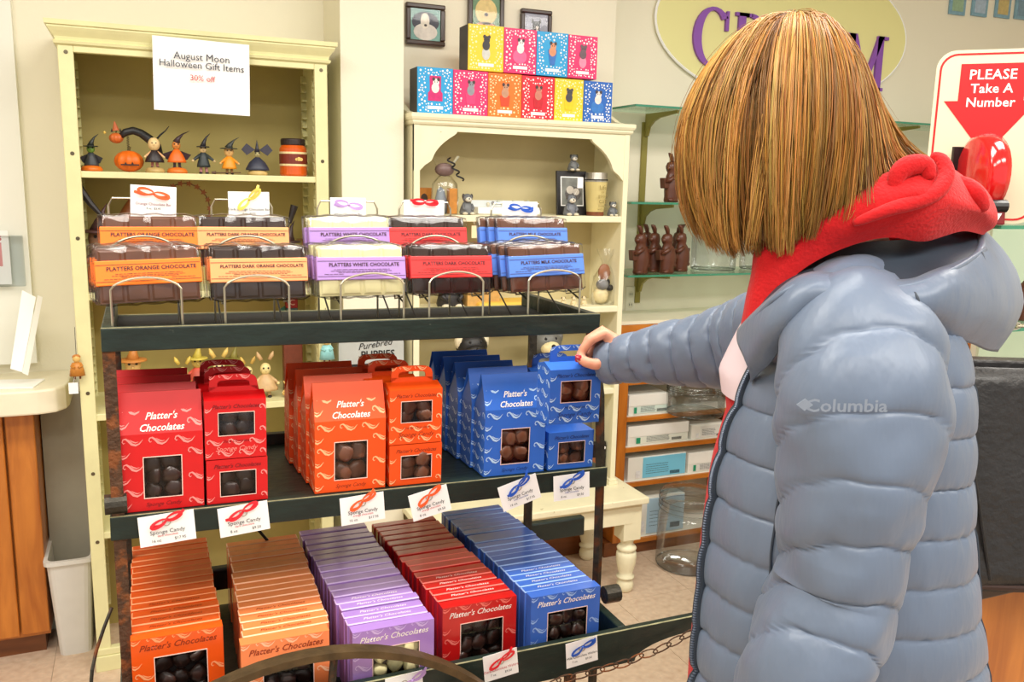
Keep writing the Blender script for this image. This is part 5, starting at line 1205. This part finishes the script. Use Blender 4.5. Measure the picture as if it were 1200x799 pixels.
for k in range(26):
    v=math.pi*(k+.5)/26; c_=Vector((-.135*math.cos(v),-.02,.404+.062*math.sin(v)**.8)); tn=Vector((math.sin(v),0,.5*math.cos(v))).normalized(); sd=Vector((0,1,0)) if k%2 else tn.cross(Vector((0,1,0)))
    part('strap_link', MB().tube([c_+tn*(.0115*math.cos(a))+sd*(.006*math.sin(a)) for a in [2*math.pi*j/10 for j in range(10)]],.0022,5,closed=True), STEEL, cs)
# ------------------------------------------------------------------ things on the left counter
CTZ=.8685
t = thing('card_holder','white card leaning folder standing on the left counter','card holder',(onY(15,440,2.82).x,2.80,CTZ))
def lq(px,py,y): return onY(px,py,y)-Vector((onY(15,440,2.82).x,2.80,CTZ))
part('panel', MB()._add([lq(12,432,2.80),lq(26,436,2.80),lq(42,348,2.86),lq(26,340,2.86)],[(0,1,2,3)]), WHITE, t); part('panel', MB()._add([lq(26,437,2.79),lq(33,440,2.80),lq(50,348,2.87),lq(44,346,2.86)],[(0,1,2,3)]), WHITE, t)
part('base_sheet', MB().box(-.10,.06,-.02,.09,0,.004), WHITE, t, rot=(0,0,-.2))
q=onY(12,308,2.96); t=thing('acrylic_pocket','clear acrylic leaflet pocket with a pink printed leaflet on the left wall','leaflet holder',(q.x,2.955,q.z-.07))
part('pocket', MB().box(-.12,.035,0,.03,0,.15), CLEARP, t); part('leaflet', MB().box(-.11,.0,.010,.014,.006,.165), WHITE, t); part('leaflet_print', MB().box(-.1,-.02,.009,.0098,.06,.13), fm((230,150,150)), t); lettering('Sweets',.03,REDP,t,(-.06,.0085,.145))
# ------------------------------------------------------------------ the shopper
foot = VD(985,799,1.05); person = thing('person','blond shopper in grey-blue puffer jacket and red hoodie reaching for a blue carton','person',(foot.x,foot.y,0))
PO = Vector((foot.x,foot.y,0))
SKIN = M('skin',(226,160,132),.5,var=.06,vscale=40,subs=.15)
JKT = M('puffer_nylon',(103,117,139),.40,var=.05,vscale=8,bump=.32,bscale=30,sheen=.1,stretch=(1,1,.35))
LIN = M('jacket_lining',(50,60,73),.55,var=.1,vscale=20,bump=.1,bscale=40)
REDF = M('red_fleece',(200,10,18),.9,var=.06,vscale=60,bump=.25,bscale=260,sheen=.08)
def cr(pts, t):
    """Catmull-Rom through a list of equally spaced vectors, t in 0..len-1"""
    n=len(pts); i=min(int(t),n-2); u=t-i; p=[pts[max(0,min(n-1,i+k))] for k in (-1,0,1,2)]
    return ((p[1]*2)+(p[2]-p[0])*u+(p[0]*2-p[1]*5+p[2]*4-p[3])*u*u+(p[1]*3-p[0]-p[2]*3+p[3])*u*u*u)*.5
def se(c, e): return math.copysign(abs(c)**e, c)
def puff(s, amp, sharp=.55): return amp*(abs(math.sin(math.pi*s))**sharp)
# --- jacket body
TOR = [(338, 952, 1062, 0.075), (352, 922, 1082, 0.11), (375, 899, 1100, 0.14), (420, 875, 1112, 0.155), (470, 853, 1116, 0.158), (520, 837, 1116, 0.158), (560, 827, 1116, 0.158), (640, 816, 1120, 0.16), (720, 808, 1128, 0.165), (799, 801, 1136, 0.168), (880, 798, 1142, 0.168), (960, 799, 1140, 0.165)]
TD = 1.055
rowsL = [VD(x0,y,TD)-PO for y,x0,x1,b in TOR]; rowsR = [VD(x1,y,TD)-PO for y,x0,x1,b in TOR]; rowsB = [Vector((b,0,0)) for *_,b in TOR]
def torso_pt(t, phi, off=0., seam=True):
    L=cr(rowsL,t); Rr=cr(rowsR,t); b=cr(rowsB,t).x; c=(L+Rr)/2; a=(Rr-L).length/2
    z=c.z; s=(z+.010*math.cos(phi)-.006*math.sin(phi))/.0575; fr=s-math.floor(s)
    ed=min(fr,1-fr)
    o = off + (puff(s,.0092,.28)-.006 if seam else 0)
    if seam:
        w=math.exp(-(ed/.22)**2); o += w*.0034*noise.noise(Vector((phi*22,math.floor(s+.5)*7.3,0)))+.003*noise.noise(Vector((phi*3,z*14,2.)))
    d=R0*se(math.cos(phi),.85)*1.0; e=H0*(-se(math.sin(phi),.85))
    return c + d*(a+o) + e*(b+o)
P0, P1 = math.radians(-112), math.radians(168)
NR, NP = 420, 110
rings=[[torso_pt(i*(len(TOR)-1.)/NR, P0+(P1-P0)*k/NP) for k in range(NP+1)] for i in range(NR+1)]
mb=MB().loft(rings,closed=False); jk=part('jacket', mb, JKT, person, smooth=True)
sl_=jk.modifiers.new('solid','SOLIDIFY'); sl_.thickness=.006; sl_.offset=-1
# zip tape and teeth on both edges of the opening
for ph,nm in ((P1,'zip'),(P0,'zip')):
    path=[torso_pt(i*(len(TOR)-1.)/NR,ph,.001,True) for i in range(76,NR+1,4)]
    zt_=part('zip_tape', MB().tube(path,.0075,8,flat=(.6,1)), LIN, jk, smooth=True)
    mt=MB()
    for i in range(len(path)-1):
        for u in (0,.33,.66):
            q=path[i].lerp(path[i+1],u)+R0*(-.0045)-H0*.0035; mt.ball(q,(.0026,.0026,.0014),6,4)
    part('zip_teeth', mt, M('zip_teeth',(96,106,124),.35,.3), zt_)
# vertical seams
for ph in (math.radians(128),math.radians(20)):
    part('seam', MB().tube([torso_pt(i*(len(TOR)-1.)/NR,ph,.0015) for i in range(88,NR+1,6)],.0016,5), LIN, jk, smooth=True)
# --- sleeves
def sleeve(keys, name, spacing, bdep, phase=0., curve=0., n=420, m=56, parent=None, amp=.011, start=0., seams=None, fold=0.):
    C_=[VD(x,y,d)-PO for x,y,d,h in keys]; Hh=[Vector((h*d/FPX,0,0)) for x,y,d,h in keys]; Bd=[Vector((b,0,0)) for b in bdep]
    rings=[]; acc=0; prev=None; T=len(keys)-1.
    for i in range(n+1):
        t=T*i/n; c=cr(C_,t); tn=(cr(C_,min(T,t+.02))-cr(C_,max(0,t-.02))).normalized()
        if prev is not None: acc+=(c-prev).length
        prev=c
        a=tn.cross(H0).normalized(); b=a.cross(tn).normalized()
        if b.dot(H0)>0: b=-b
        hw=cr(Hh,t).x; bd=cr(Bd,t).x; ring=[]
        for k in range(m):
            q=2*math.pi*k/m; s=(acc+curve*math.sin(q)+.006*noise.noise(Vector((math.cos(q)*2,math.sin(q)*2,acc*6)))+phase)/spacing
            if seams: pass
            fr=s-math.floor(s); ed=min(fr,1-fr); env=min(1,i/24.)
            o=(puff(s,amp,.25)-amp*.7)*env + math.exp(-(ed/.22)**2)*.0036*noise.noise(Vector((q*8,math.floor(s+.5)*5.1,1)))*env + fold*noise.noise(Vector((math.cos(q)*1.5+acc*9,math.sin(q)*1.5,acc*22)))
            ring.append(c+a*((hw+o)*math.cos(q))+b*((bd+o)*math.sin(q)))
        rings.append(ring)
    return part(name, MB().loft(rings), JKT, parent, smooth=True)
NEAR=[(1002,350,1.02,30),(1004,362,.965,70),(1006,392,.925,88),(1008,440,.90,97),(1008,490,.888,98),(1002,540,.882,91),(993,590,.88,82),(987,640,.88,75),(979,688,.88,73),(961,735,.87,75),(937,790,.86,70),(915,850,.87,64),(897,905,.885,54),(888,935,.90,46)]
s1=sleeve(NEAR,'sleeve',.060,[.03,.055,.07,.078,.08,.08,.078,.076,.076,.078,.072,.064,.056,.048],curve=.040,parent=jk,phase=.012,fold=.006,amp=.0094)
FAR=[(704,424,1.402,25),(722,422,1.390,27),(745,419,1.372,31),(785,414,1.345,37),(825,410,1.32,44),(865,404,1.29,52),(905,394,1.24,60),(950,385,1.18,62)]
s2=sleeve(FAR,'sleeve',.036,[.030,.034,.038,.046,.052,.058,.064,.066],curve=.007,parent=jk,amp=.0075,fold=.003)
# embroidered logo on the near sleeve: small diamond mark and word
lp=VD(992,476,.803)-PO; THR=M('grey_thread',(134,144,160),.4)
lettering('Columbia',.0175,THR,jk,lp,(0,-.02,-YAW),name='sleeve_logo',sx=1.15,bold=.0003)
lm=VD(943,474,.803)-PO; part('logo_mark', MB().prism([(-.008,0),(0,.006),(.008,0),(0,-.006)],-.0006,0), THR, jk, loc=lm, rot=(0,0,-YAW))
# --- collar and hood of the jacket
HOOD=[[(885,352,1.03),(868,396,1.005),(874,420,.975),(882,446,1.0)],
[(915,322,.99),(905,352,.935),(908,378,.915),(915,402,.94)],
[(960,296,1.0),(955,328,.918),(955,350,.898),(958,378,.92)],
[(1010,286,1.0),(1015,335,.905),(1018,354,.888),(1012,374,.91)],
[(1060,280,1.01),(1065,335,.905),(1072,362,.892),(1075,384,.92)],
[(1100,274,1.04),(1118,315,.94),(1130,364,.93),(1128,398,.98)],
[(1115,275,1.08),(1150,292,1.03),(1184,362,1.04),(1162,410,1.08)],
[(1105,272,1.15),(1142,268,1.15),(1184,340,1.2),(1150,395,1.2)],
[(1060,280,1.2),(1070,275,1.24),(1085,320,1.28),(1080,360,1.25)],
[(1000,290,1.22),(1000,285,1.27),(1000,330,1.3),(1000,370,1.28)],
[(940,305,1.2),(930,305,1.25),(920,340,1.28),(925,380,1.25)],
[(895,340,1.12),(880,350,1.15),(872,380,1.18),(880,410,1.15)]]
def grid(G_, ns, nl, loop=False, disp=None):
    S=[[VD(*p)-PO for p in st] for st in G_]
    if loop: S=S+S[:3]; S=[S[-4]]+S if False else S
    n=len(G_); cols=[]
    T=(n if loop else n-1)
    for i in range(T*ns+(0 if loop else 1)):
        t=i/ns; row=[]
        if loop:
            loops=[[S0[l] for S0 in ([S[(k)%n] for k in (int(t)-1,int(t),int(t)+1,int(t)+2)])] for l in range(len(G_[0]))]
            ctrl=[cr([l[0],l[1],l[2],l[3]],1+(t-int(t))) for l in loops]
        else: ctrl=[cr([S[k][l] for k in range(n)],t) for l in range(len(G_[0]))]
        for j in range((len(ctrl)-1)*nl+1):
            p=cr(ctrl,j/nl)
            if disp: p=p+disp(i/ (T*ns), j/((len(ctrl)-1)*nl), p)
            row.append(p)
        cols.append(row)
    return cols
def hd_disp(u,v,p): return Vector((noise.noise(p*16),noise.noise(p*16+Vector((7,0,0))),noise.noise(p*16+Vector((0,9,0)))))*.006
hg=grid(HOOD,9,8,False,hd_disp)
hood=part('hood', MB().loft([row[7:] for row in hg],closed=False), JKT, jk, smooth=True); so=hood.modifiers.new('s','SOLIDIFY'); so.thickness=.010; so.offset=0
li=[row[:8] for row in hg]
part('lining', MB().loft(li,closed=False), LIN, hood, smooth=True)
for pts in ([(1150,296,1.0),(1160,330,.985),(1168,372,1.0),(1158,404,1.03)],[(1065,336,.90),(1075,350,.886),(1078,372,.89),(1090,388,.92)],[(868,398,1.0),(905,352,.928),(955,328,.914),(1015,335,.901),(1065,335,.901),(1118,315,.936),(1154,292,1.02)]):
    P_=[VD(*p)-PO for p in pts]; part('seam', MB().tube([cr(P_,t*(len(P_)-1)/24.) for t in range(25)],.0035 if len(pts)>4 else .002,6), LIN if len(pts)<5 else JKT, hood, smooth=True)
# --- red hoodie
RH=[[(905,275,1.03),(888,290,1.0),(880,328,1.0),(866,394,1.01)],
[(945,262,1.0),(928,268,.975),(914,300,.965),(904,350,.965)],
[(985,245,.985),(978,246,.955),(968,266,.945),(960,300,.955)],
[(1030,220,.975),(1032,210,.945),(1040,240,.925),(1040,282,.945)],
[(1070,205,.99),(1084,193,.955),(1106,232,.925),(1100,276,.96)],
[(1090,208,1.05),(1130,206,1.035),(1160,250,1.0),(1146,272,1.03)],
[(1080,212,1.12),(1118,206,1.13),(1156,248,1.13),(1146,275,1.13)],
[(1030,220,1.18),(1040,210,1.20),(1050,250,1.22),(1050,290,1.2)],
[(970,245,1.16),(970,240,1.19),(960,275,1.21),(960,320,1.2)],
[(920,265,1.11),(907,277,1.13),(897,315,1.14),(887,360,1.14)]]
def rd(u,v,p):
    f=math.sin(v*9+u*40)*.0025+math.sin(v*14-u*22)*.002
    return Vector((0,0,f))+Vector((noise.noise(p*14),noise.noise(p*14+Vector((3,0,0))),noise.noise(p*14+Vector((0,5,0)))))*.005
hoodie=part('hoodie', MB().loft(grid(RH,10,9,True,rd),closed=False,loop=True), REDF, person, smooth=True)
def fold(pts, rad, parent, mat, nm):
    P_=[VD(*p)-PO for p in pts]; n=26; part(nm, MB().tube([cr(P_,t*(len(P_)-1.)/n) for t in range(n+1)],[rad*(.35+.65*max(0,math.sin(math.pi*t/n))**.6) for t in range(n+1)],14), mat, parent, smooth=True)
fold([(1046,226,.94),(1052,205,.94),(1066,194,.94),(1084,194,.94),(1090,210,.935)],.011,hoodie,REDF,'hood_fold')
fold([(1092,182,.96),(1104,188,.95),(1109,205,.94),(1100,222,.93),(1080,234,.925),(1040,246,.922),(1000,262,.93)],.009,hoodie,REDF,'hood_fold')
fold([(1120,210,.99),(1142,226,.975),(1154,246,.98)],.010,hoodie,REDF,'hood_fold')
def inner(t,phi,off=0):
    return torso_pt(t,phi,off-.028,False)-R0*((.044 if t<3.4 else .044-.026*min(1,(t-3.4)/.9))*max(0,-math.cos(phi-.12))**6)
NT=len(TOR)-1.
part('hoodie_body', MB().loft([[inner(1.2+t*(NT-1.3)/40,2*math.pi*k/60) for k in range(60)] for t in range(41)]), REDF, hoodie, smooth=True)
part('white_shirt_front', MB().loft([[inner(1.9+t*2.05/16,math.radians(118+124*k/30.),.004) for k in range(31)] for t in range(17)],closed=False), M('white_cotton',(232,214,222),.8), person, smooth=True)
# --- body (one continuous surface), trousers, shoes
FD=(-R0*.88+H0*.40-Vector((0,0,.22))).normalized(); SD_=FD.cross(Vector((0,0,1))).normalized(); UD=SD_.cross(FD).normalized()
HC=VD(925,168,1.05)-PO
B=MB()
rot=Matrix((SD_,FD,UD)).transposed().to_quaternion()
B.ball(HC,(.072,.092,.112),24,16,rot); B.ball(HC+FD*.022-UD*.055,(.055,.07,.055),18,12,rot)
B.tube([HC+FD*.088+UD*.02,HC+FD*.100-UD*.012,HC+FD*.088-UD*.026],[.008,.014,.010],8)
for s in (-1,1): B.ball(HC+SD_*(.073*s)-UD*.012-FD*.008,(.010,.018,.030),10,8,rot)
ch_=VD(1000,400,1.05)-PO; hip=Vector((0,0,.86)); 
B.tube([HC-UD*.06-FD*.02,VD(985,300,1.06)-PO,ch_],[.056,.058,.09],16)
B.loft([[inner(1.0+t*(NT-1.)/14,2*math.pi*k/28,-.02) for k in range(28)] for t in range(15)])
B.tube([ch_-H0*.05,VD(1004,390,.95)-PO,VD(1003,540,.89)-PO,VD(978,700,.885)-PO,VD(938,790,.875)-PO,VD(892,925,.90)-PO],[.06,.055,.046,.042,.036,.027],12)
B.tube([ch_+H0*.05,VD(940,385,1.18)-PO,VD(865,404,1.29)-PO,VD(785,414,1.345)-PO,VD(730,418,1.385)-PO],[.06,.055,.044,.036,.026],12)
# near hand tucked in the pocket
nh=VD(885,955,.905)-PO; B.ball(nh,(.035,.022,.045),12,8)
for k in range(4): B.tube([nh+R0*(-.02+.014*k)-Vector((0,0,.03)),nh+R0*(-.024+.014*k)-Vector((0,0,.075-.006*abs(k-1)))],[.009,.007],8)
B.tube([nh-R0*.02,nh-R0*.045-Vector((0,0,.03))],[.011,.008],8)
# far hand reaching for the carton handle
def hp_(x,y,d): return VD(x,y,d)-PO
B.tube([hp_(738,416,1.385),hp_(722,410,1.395),hp_(711,405,1.402)],[.024,.026,.024],14,flat=(1,1.0))
FING=[[(716,397,1.388),(708,390,1.384),(692,398,1.376),(684,408,1.376),(678,418,1.380)],[(716,396,1.402),(706,388,1.400),(690,398,1.394),(684,410,1.394),(681,421,1.396)],[(720,398,1.418),(711,390,1.418),(697,402,1.414),(691,414,1.412),(688,423,1.410)],[(724,402,1.430),(717,396,1.432),(705,409,1.430),(700,420,1.426),(697,427,1.422)]]
for k,f_ in enumerate(FING):
    r_=[.0105,.0098,.0088,.0078,.0062][:]; sc=(1,1.02,.96,.86)[k]; B.tube([hp_(*q) for q in f_],[x*sc for x in r_],12)
TH=[(720,418,1.388),(709,424,1.378),(697,427,1.370),(686,424,1.368),(679,420,1.370)]
B.tube([hp_(*q) for q in TH],[.013,.0115,.0098,.009,.0066],12)
for q in (FING[0][-1],TH[-1]): B.ball(hp_(*q),.0062,8,6)
# legs
for s in (-1,1):
    o=H0*(.085*s); B.tube([Vector((0,0,.92))+o,Vector((0,0,.50))+o*1.05+R0*.01,Vector((.0,0,.08))+o*1.1],[.075,.052,.035],14); B.ball(Vector((0,0,.04))+o*1.1-R0*.05,(.07,.07,.03),10,6)
me=B.mesh('body',SKIN,True); body=link('body',me,person)
rm=body.modifiers.new('remesh','REMESH'); rm.mode='VOXEL'; rm.voxel_size=.0036; rm.use_smooth_shade=True
sm_=body.modifiers.new('smooth','SMOOTH'); sm_.factor=.5; sm_.iterations=3
dg=bpy.context.evaluated_depsgraph_get(); me2=bpy.data.meshes.new_from_object(body.evaluated_get(dg)); body.modifiers.clear(); body.data=me2; me2.name='body'
if not me2.materials: me2.materials.append(SKIN)
me2.shade_smooth()
NAIL=M('crimson_nail',(170,16,44),.18,coat=.6)
def nail(tip,prev,side):
    a=hp_(*tip); d=(a-hp_(*prev)).normalized(); n=(-H0*.9+Vector((0,0,side))).normalized(); x=d.cross(n).normalized(); n=x.cross(d).normalized()
    q=Matrix((x,d,n)).transposed().to_quaternion(); part('fingernail', MB().ball(a+n*.0045+d*.001,(.0050,.0076,.0018),12,8,q), NAIL, body, smooth=True)
nail(TH[-1],TH[-2],.45); nail(FING[0][-1],FING[0][-2],-.2); nail(FING[1][-1],FING[1][-2],-.2)
for s in (-1,1):
    q=HC+FD*.080+SD_*(.031*s)+UD*.012; e=part('eye', MB().ball(q,.0125,12,8), M('eye_white',(236,232,226),.2), body, smooth=True); part('iris', MB().ball(q+FD*.0085,(.006,.006,.006),10,6), fm((80,60,40)), e)
    part('eyebrow', MB().tube([q+UD*.022+FD*.004-SD_*.014,q+UD*.027+FD*.008,q+UD*.022+FD*.004+SD_*.014],.003,6), fm((120,80,40)), body)
part('lips', MB().ball(HC+FD*.086-UD*.058,(.024,.010,.008),12,8,rot), fm((180,70,76)), body, smooth=True)
JEAN=M('dark_denim',(44,52,74),.85,var=.15,vscale=40,bump=.1,bscale=200)
tr_=MB()
for s in (-1,1):
    o=H0*(.088*s); tr_.tube([Vector((0,0,.92))+o*.55,Vector((0,0,.80))+o*.8,Vector((0,0,.50))+o*1.05+R0*.01,Vector((0,0,.3))+o*1.1+R0*.015,Vector((0,0,.06))+o*1.1],[.090,.085,.070,.062,.062],18)
part('trousers', tr_, JEAN, person, smooth=True)
for s in (-1,1):
    o=H0*(.095*s); mb=MB(); rings=[]
    for u in range(9):
        v=u/8.; c=o+R0*(.075-.25*v)+Vector((0,0,0)); w=.042*(math.sin(math.pi*(.12+.8*v))**.5); hgt=.085*(1-v)+.035*v
        rings.append([c+H0*(w*math.cos(q))+Vector((0,0,max(0,hgt*.5+hgt*.5*math.sin(q)))) for q in [2*math.pi*k/14 for k in range(14)]])
    sh=part('shoe', mb.loft(rings), M('black_shoe',(30,28,30),.5), person, smooth=True)
# --- hair
HR=VD(922,157,1.05)-PO; HSC=.945
KEY={0:[(0,.140),(.035,.128),(.064,.100),(.097,.055),(.138,.0),(.187,-.030),(.220,-.042)],
45:[(0,.140),(.048,.126),(.084,.085),(.110,.020),(.126,-.040),(.142,-.075),(.155,-.088)],
75:[(0,.140),(.06,.126),(.102,.070),(.120,0.),(.120,-.060),(.115,-.100),(.108,-.118)],
100:[(0,.140),(.06,.126),(.102,.070),(.120,0.),(.120,-.065),(.112,-.115),(.100,-.142)],
140:[(0,.140),(.06,.126),(.104,.075),(.128,.01),(.130,-.06),(.118,-.115),(.095,-.155)],
180:[(0,.139),(.055,.126),(.102,.080),(.130,.02),(.134,-.04),(.120,-.095),(.088,-.150)],
225:[(0,.139),(.055,.125),(.10,.075),(.125,.01),(.125,-.05),(.11,-.10),(.09,-.135)],
270:[(0,.140),(.06,.124),(.10,.07),(.118,0.),(.118,-.06),(.11,-.10),(.10,-.125)],
315:[(0,.140),(.045,.126),(.080,.085),(.108,.020),(.130,-.030),(.15,-.06),(.16,-.075)],
360:[(0,.140),(.035,.128),(.064,.100),(.097,.055),(.138,.0),(.187,-.030),(.220,-.042)]}
KS=sorted(KEY)
def prof(phi):
    phi%=360
    for a,b in zip(KS[:-1],KS[1:]):
        if a<=phi<=b:
            u=(phi-a)/(b-a); return [Vector((p[0]*(1-u)+q[0]*u,p[1]*(1-u)+q[1]*u,0)) for p,q in zip(KEY[a],KEY[b])]
def hair_pt(phi,t,k,dphi=0.,lift=0.):
    p=cr(prof(phi),t); q=math.radians(phi+dphi*t/6)
    return HR+(R0*math.cos(q)-H0*math.sin(q))*(p.x*k*HSC)+Vector((0,0,p.y*HSC*(k if p.y>0 else 1)+lift))
HAIR=bpy.data.materials.new('hair_strands'); HAIR.use_nodes=True; nt=HAIR.node_tree; bs=nt.nodes['Principled BSDF']; at=nt.nodes.new('ShaderNodeAttribute'); at.attribute_name='tone'; nt.links.new(at.outputs['Color'],bs.inputs['Base Color']); bs.inputs['Roughness'].default_value=.42; bs.inputs['Specular IOR Level'].default_value=.45
cap=[[hair_pt(360.*k/48,t*5.3/16,.86) for k in range(48)] for t in range(1,17)]
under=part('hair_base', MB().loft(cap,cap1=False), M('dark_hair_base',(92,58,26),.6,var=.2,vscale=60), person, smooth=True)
rr=random.Random(3); V_=[]; F_=[]; TONE=[]
tones=[lin(c) for c in ((112,70,26),(150,100,40),(178,124,52),(196,142,64),(216,168,92),(166,112,46),(128,84,34))]
def strand(phi,k,t0,t1,r,tone,dphi,wob,seg=15,delta=0.,curl=0.):
    base=len(V_); pts=[]; ph=rr.uniform(0,6.28)
    for i in range(seg):
        u=i/(seg-1.); t=t0+(t1-t0)*u
        p=hair_pt(phi+delta*(1-.72*u),t,k*(1-.05*u*wob[1]+curl*u**4),dphi)
        q=math.radians(phi); tang=-R0*math.sin(q)-H0*math.cos(q)
        p=p+tang*(wob[0]*math.sin(ph+u*4)*u)+Vector((0,0,wob[0]*.3*math.sin(ph*2+u*5)*u)); pts.append(p)
    for i,p in enumerate(pts):
        u=i/(seg-1.); d=(pts[min(i+1,seg-1)]-pts[max(i-1,0)]).normalized(); a=d.cross(Vector((.3,.2,.9))).normalized() if abs(d.z)<.95 else d.cross(R0).normalized(); b=d.cross(a)
        rad=r*(1-.75*u**3)
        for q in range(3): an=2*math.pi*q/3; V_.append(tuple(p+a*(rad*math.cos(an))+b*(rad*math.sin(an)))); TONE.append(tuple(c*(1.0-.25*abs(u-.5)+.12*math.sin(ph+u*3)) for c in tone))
    for i in range(seg-1):
        for q in range(3):
            F_.append((base+i*3+q,base+i*3+(q+1)%3,base+(i+1)*3+(q+1)%3,base+(i+1)*3+q))
def tone_at(phi):
    v=.5+.62*noise.noise(Vector((math.cos(math.radians(phi))*7,math.sin(math.radians(phi))*7,0)))+.42*noise.noise(Vector((math.cos(math.radians(phi))*22,math.sin(math.radians(phi))*22,5)))
    v=max(0,min(1,v)); lo,mi,hi=lin((116,76,32)),lin((182,130,60)),lin((232,184,104))
    return tuple((a*(1-v*2)+b*v*2) if v<.5 else (b*(2-2*v)+c*(2*v-1)) for a,b,c in zip(lo,mi,hi))
locks=[(rr.uniform(0,360),rr.gauss(0,9),rr.uniform(-.045,.03),rr.uniform(.62,1.3),6-abs(rr.gauss(0,.45)),rr.uniform(-.16,.10)) for _ in range(210)]
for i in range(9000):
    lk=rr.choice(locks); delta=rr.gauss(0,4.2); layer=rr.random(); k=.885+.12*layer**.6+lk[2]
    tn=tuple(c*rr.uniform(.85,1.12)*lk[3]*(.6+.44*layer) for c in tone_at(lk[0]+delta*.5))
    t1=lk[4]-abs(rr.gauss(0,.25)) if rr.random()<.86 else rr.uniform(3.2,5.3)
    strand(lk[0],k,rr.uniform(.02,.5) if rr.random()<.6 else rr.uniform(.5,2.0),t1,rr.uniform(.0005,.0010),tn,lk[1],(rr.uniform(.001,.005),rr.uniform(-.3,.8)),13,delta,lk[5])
for i in range(90): strand(rr.uniform(0,360),rr.uniform(1.0,1.05),.1,rr.uniform(3,6),.00035,rr.choice(tones),rr.uniform(-25,25),(rr.uniform(.004,.012),0))
hm=bpy.data.meshes.new('hair'); hm.from_pydata(V_,[],F_); at=hm.color_attributes.new('tone','FLOAT_COLOR','POINT')
flat=[]
for c in TONE: flat+= [c[0],c[1],c[2],1.]
at.data.foreach_set('color',flat); hm.materials.append(HAIR); hm.shade_smooth(); link('hair',hm,person)
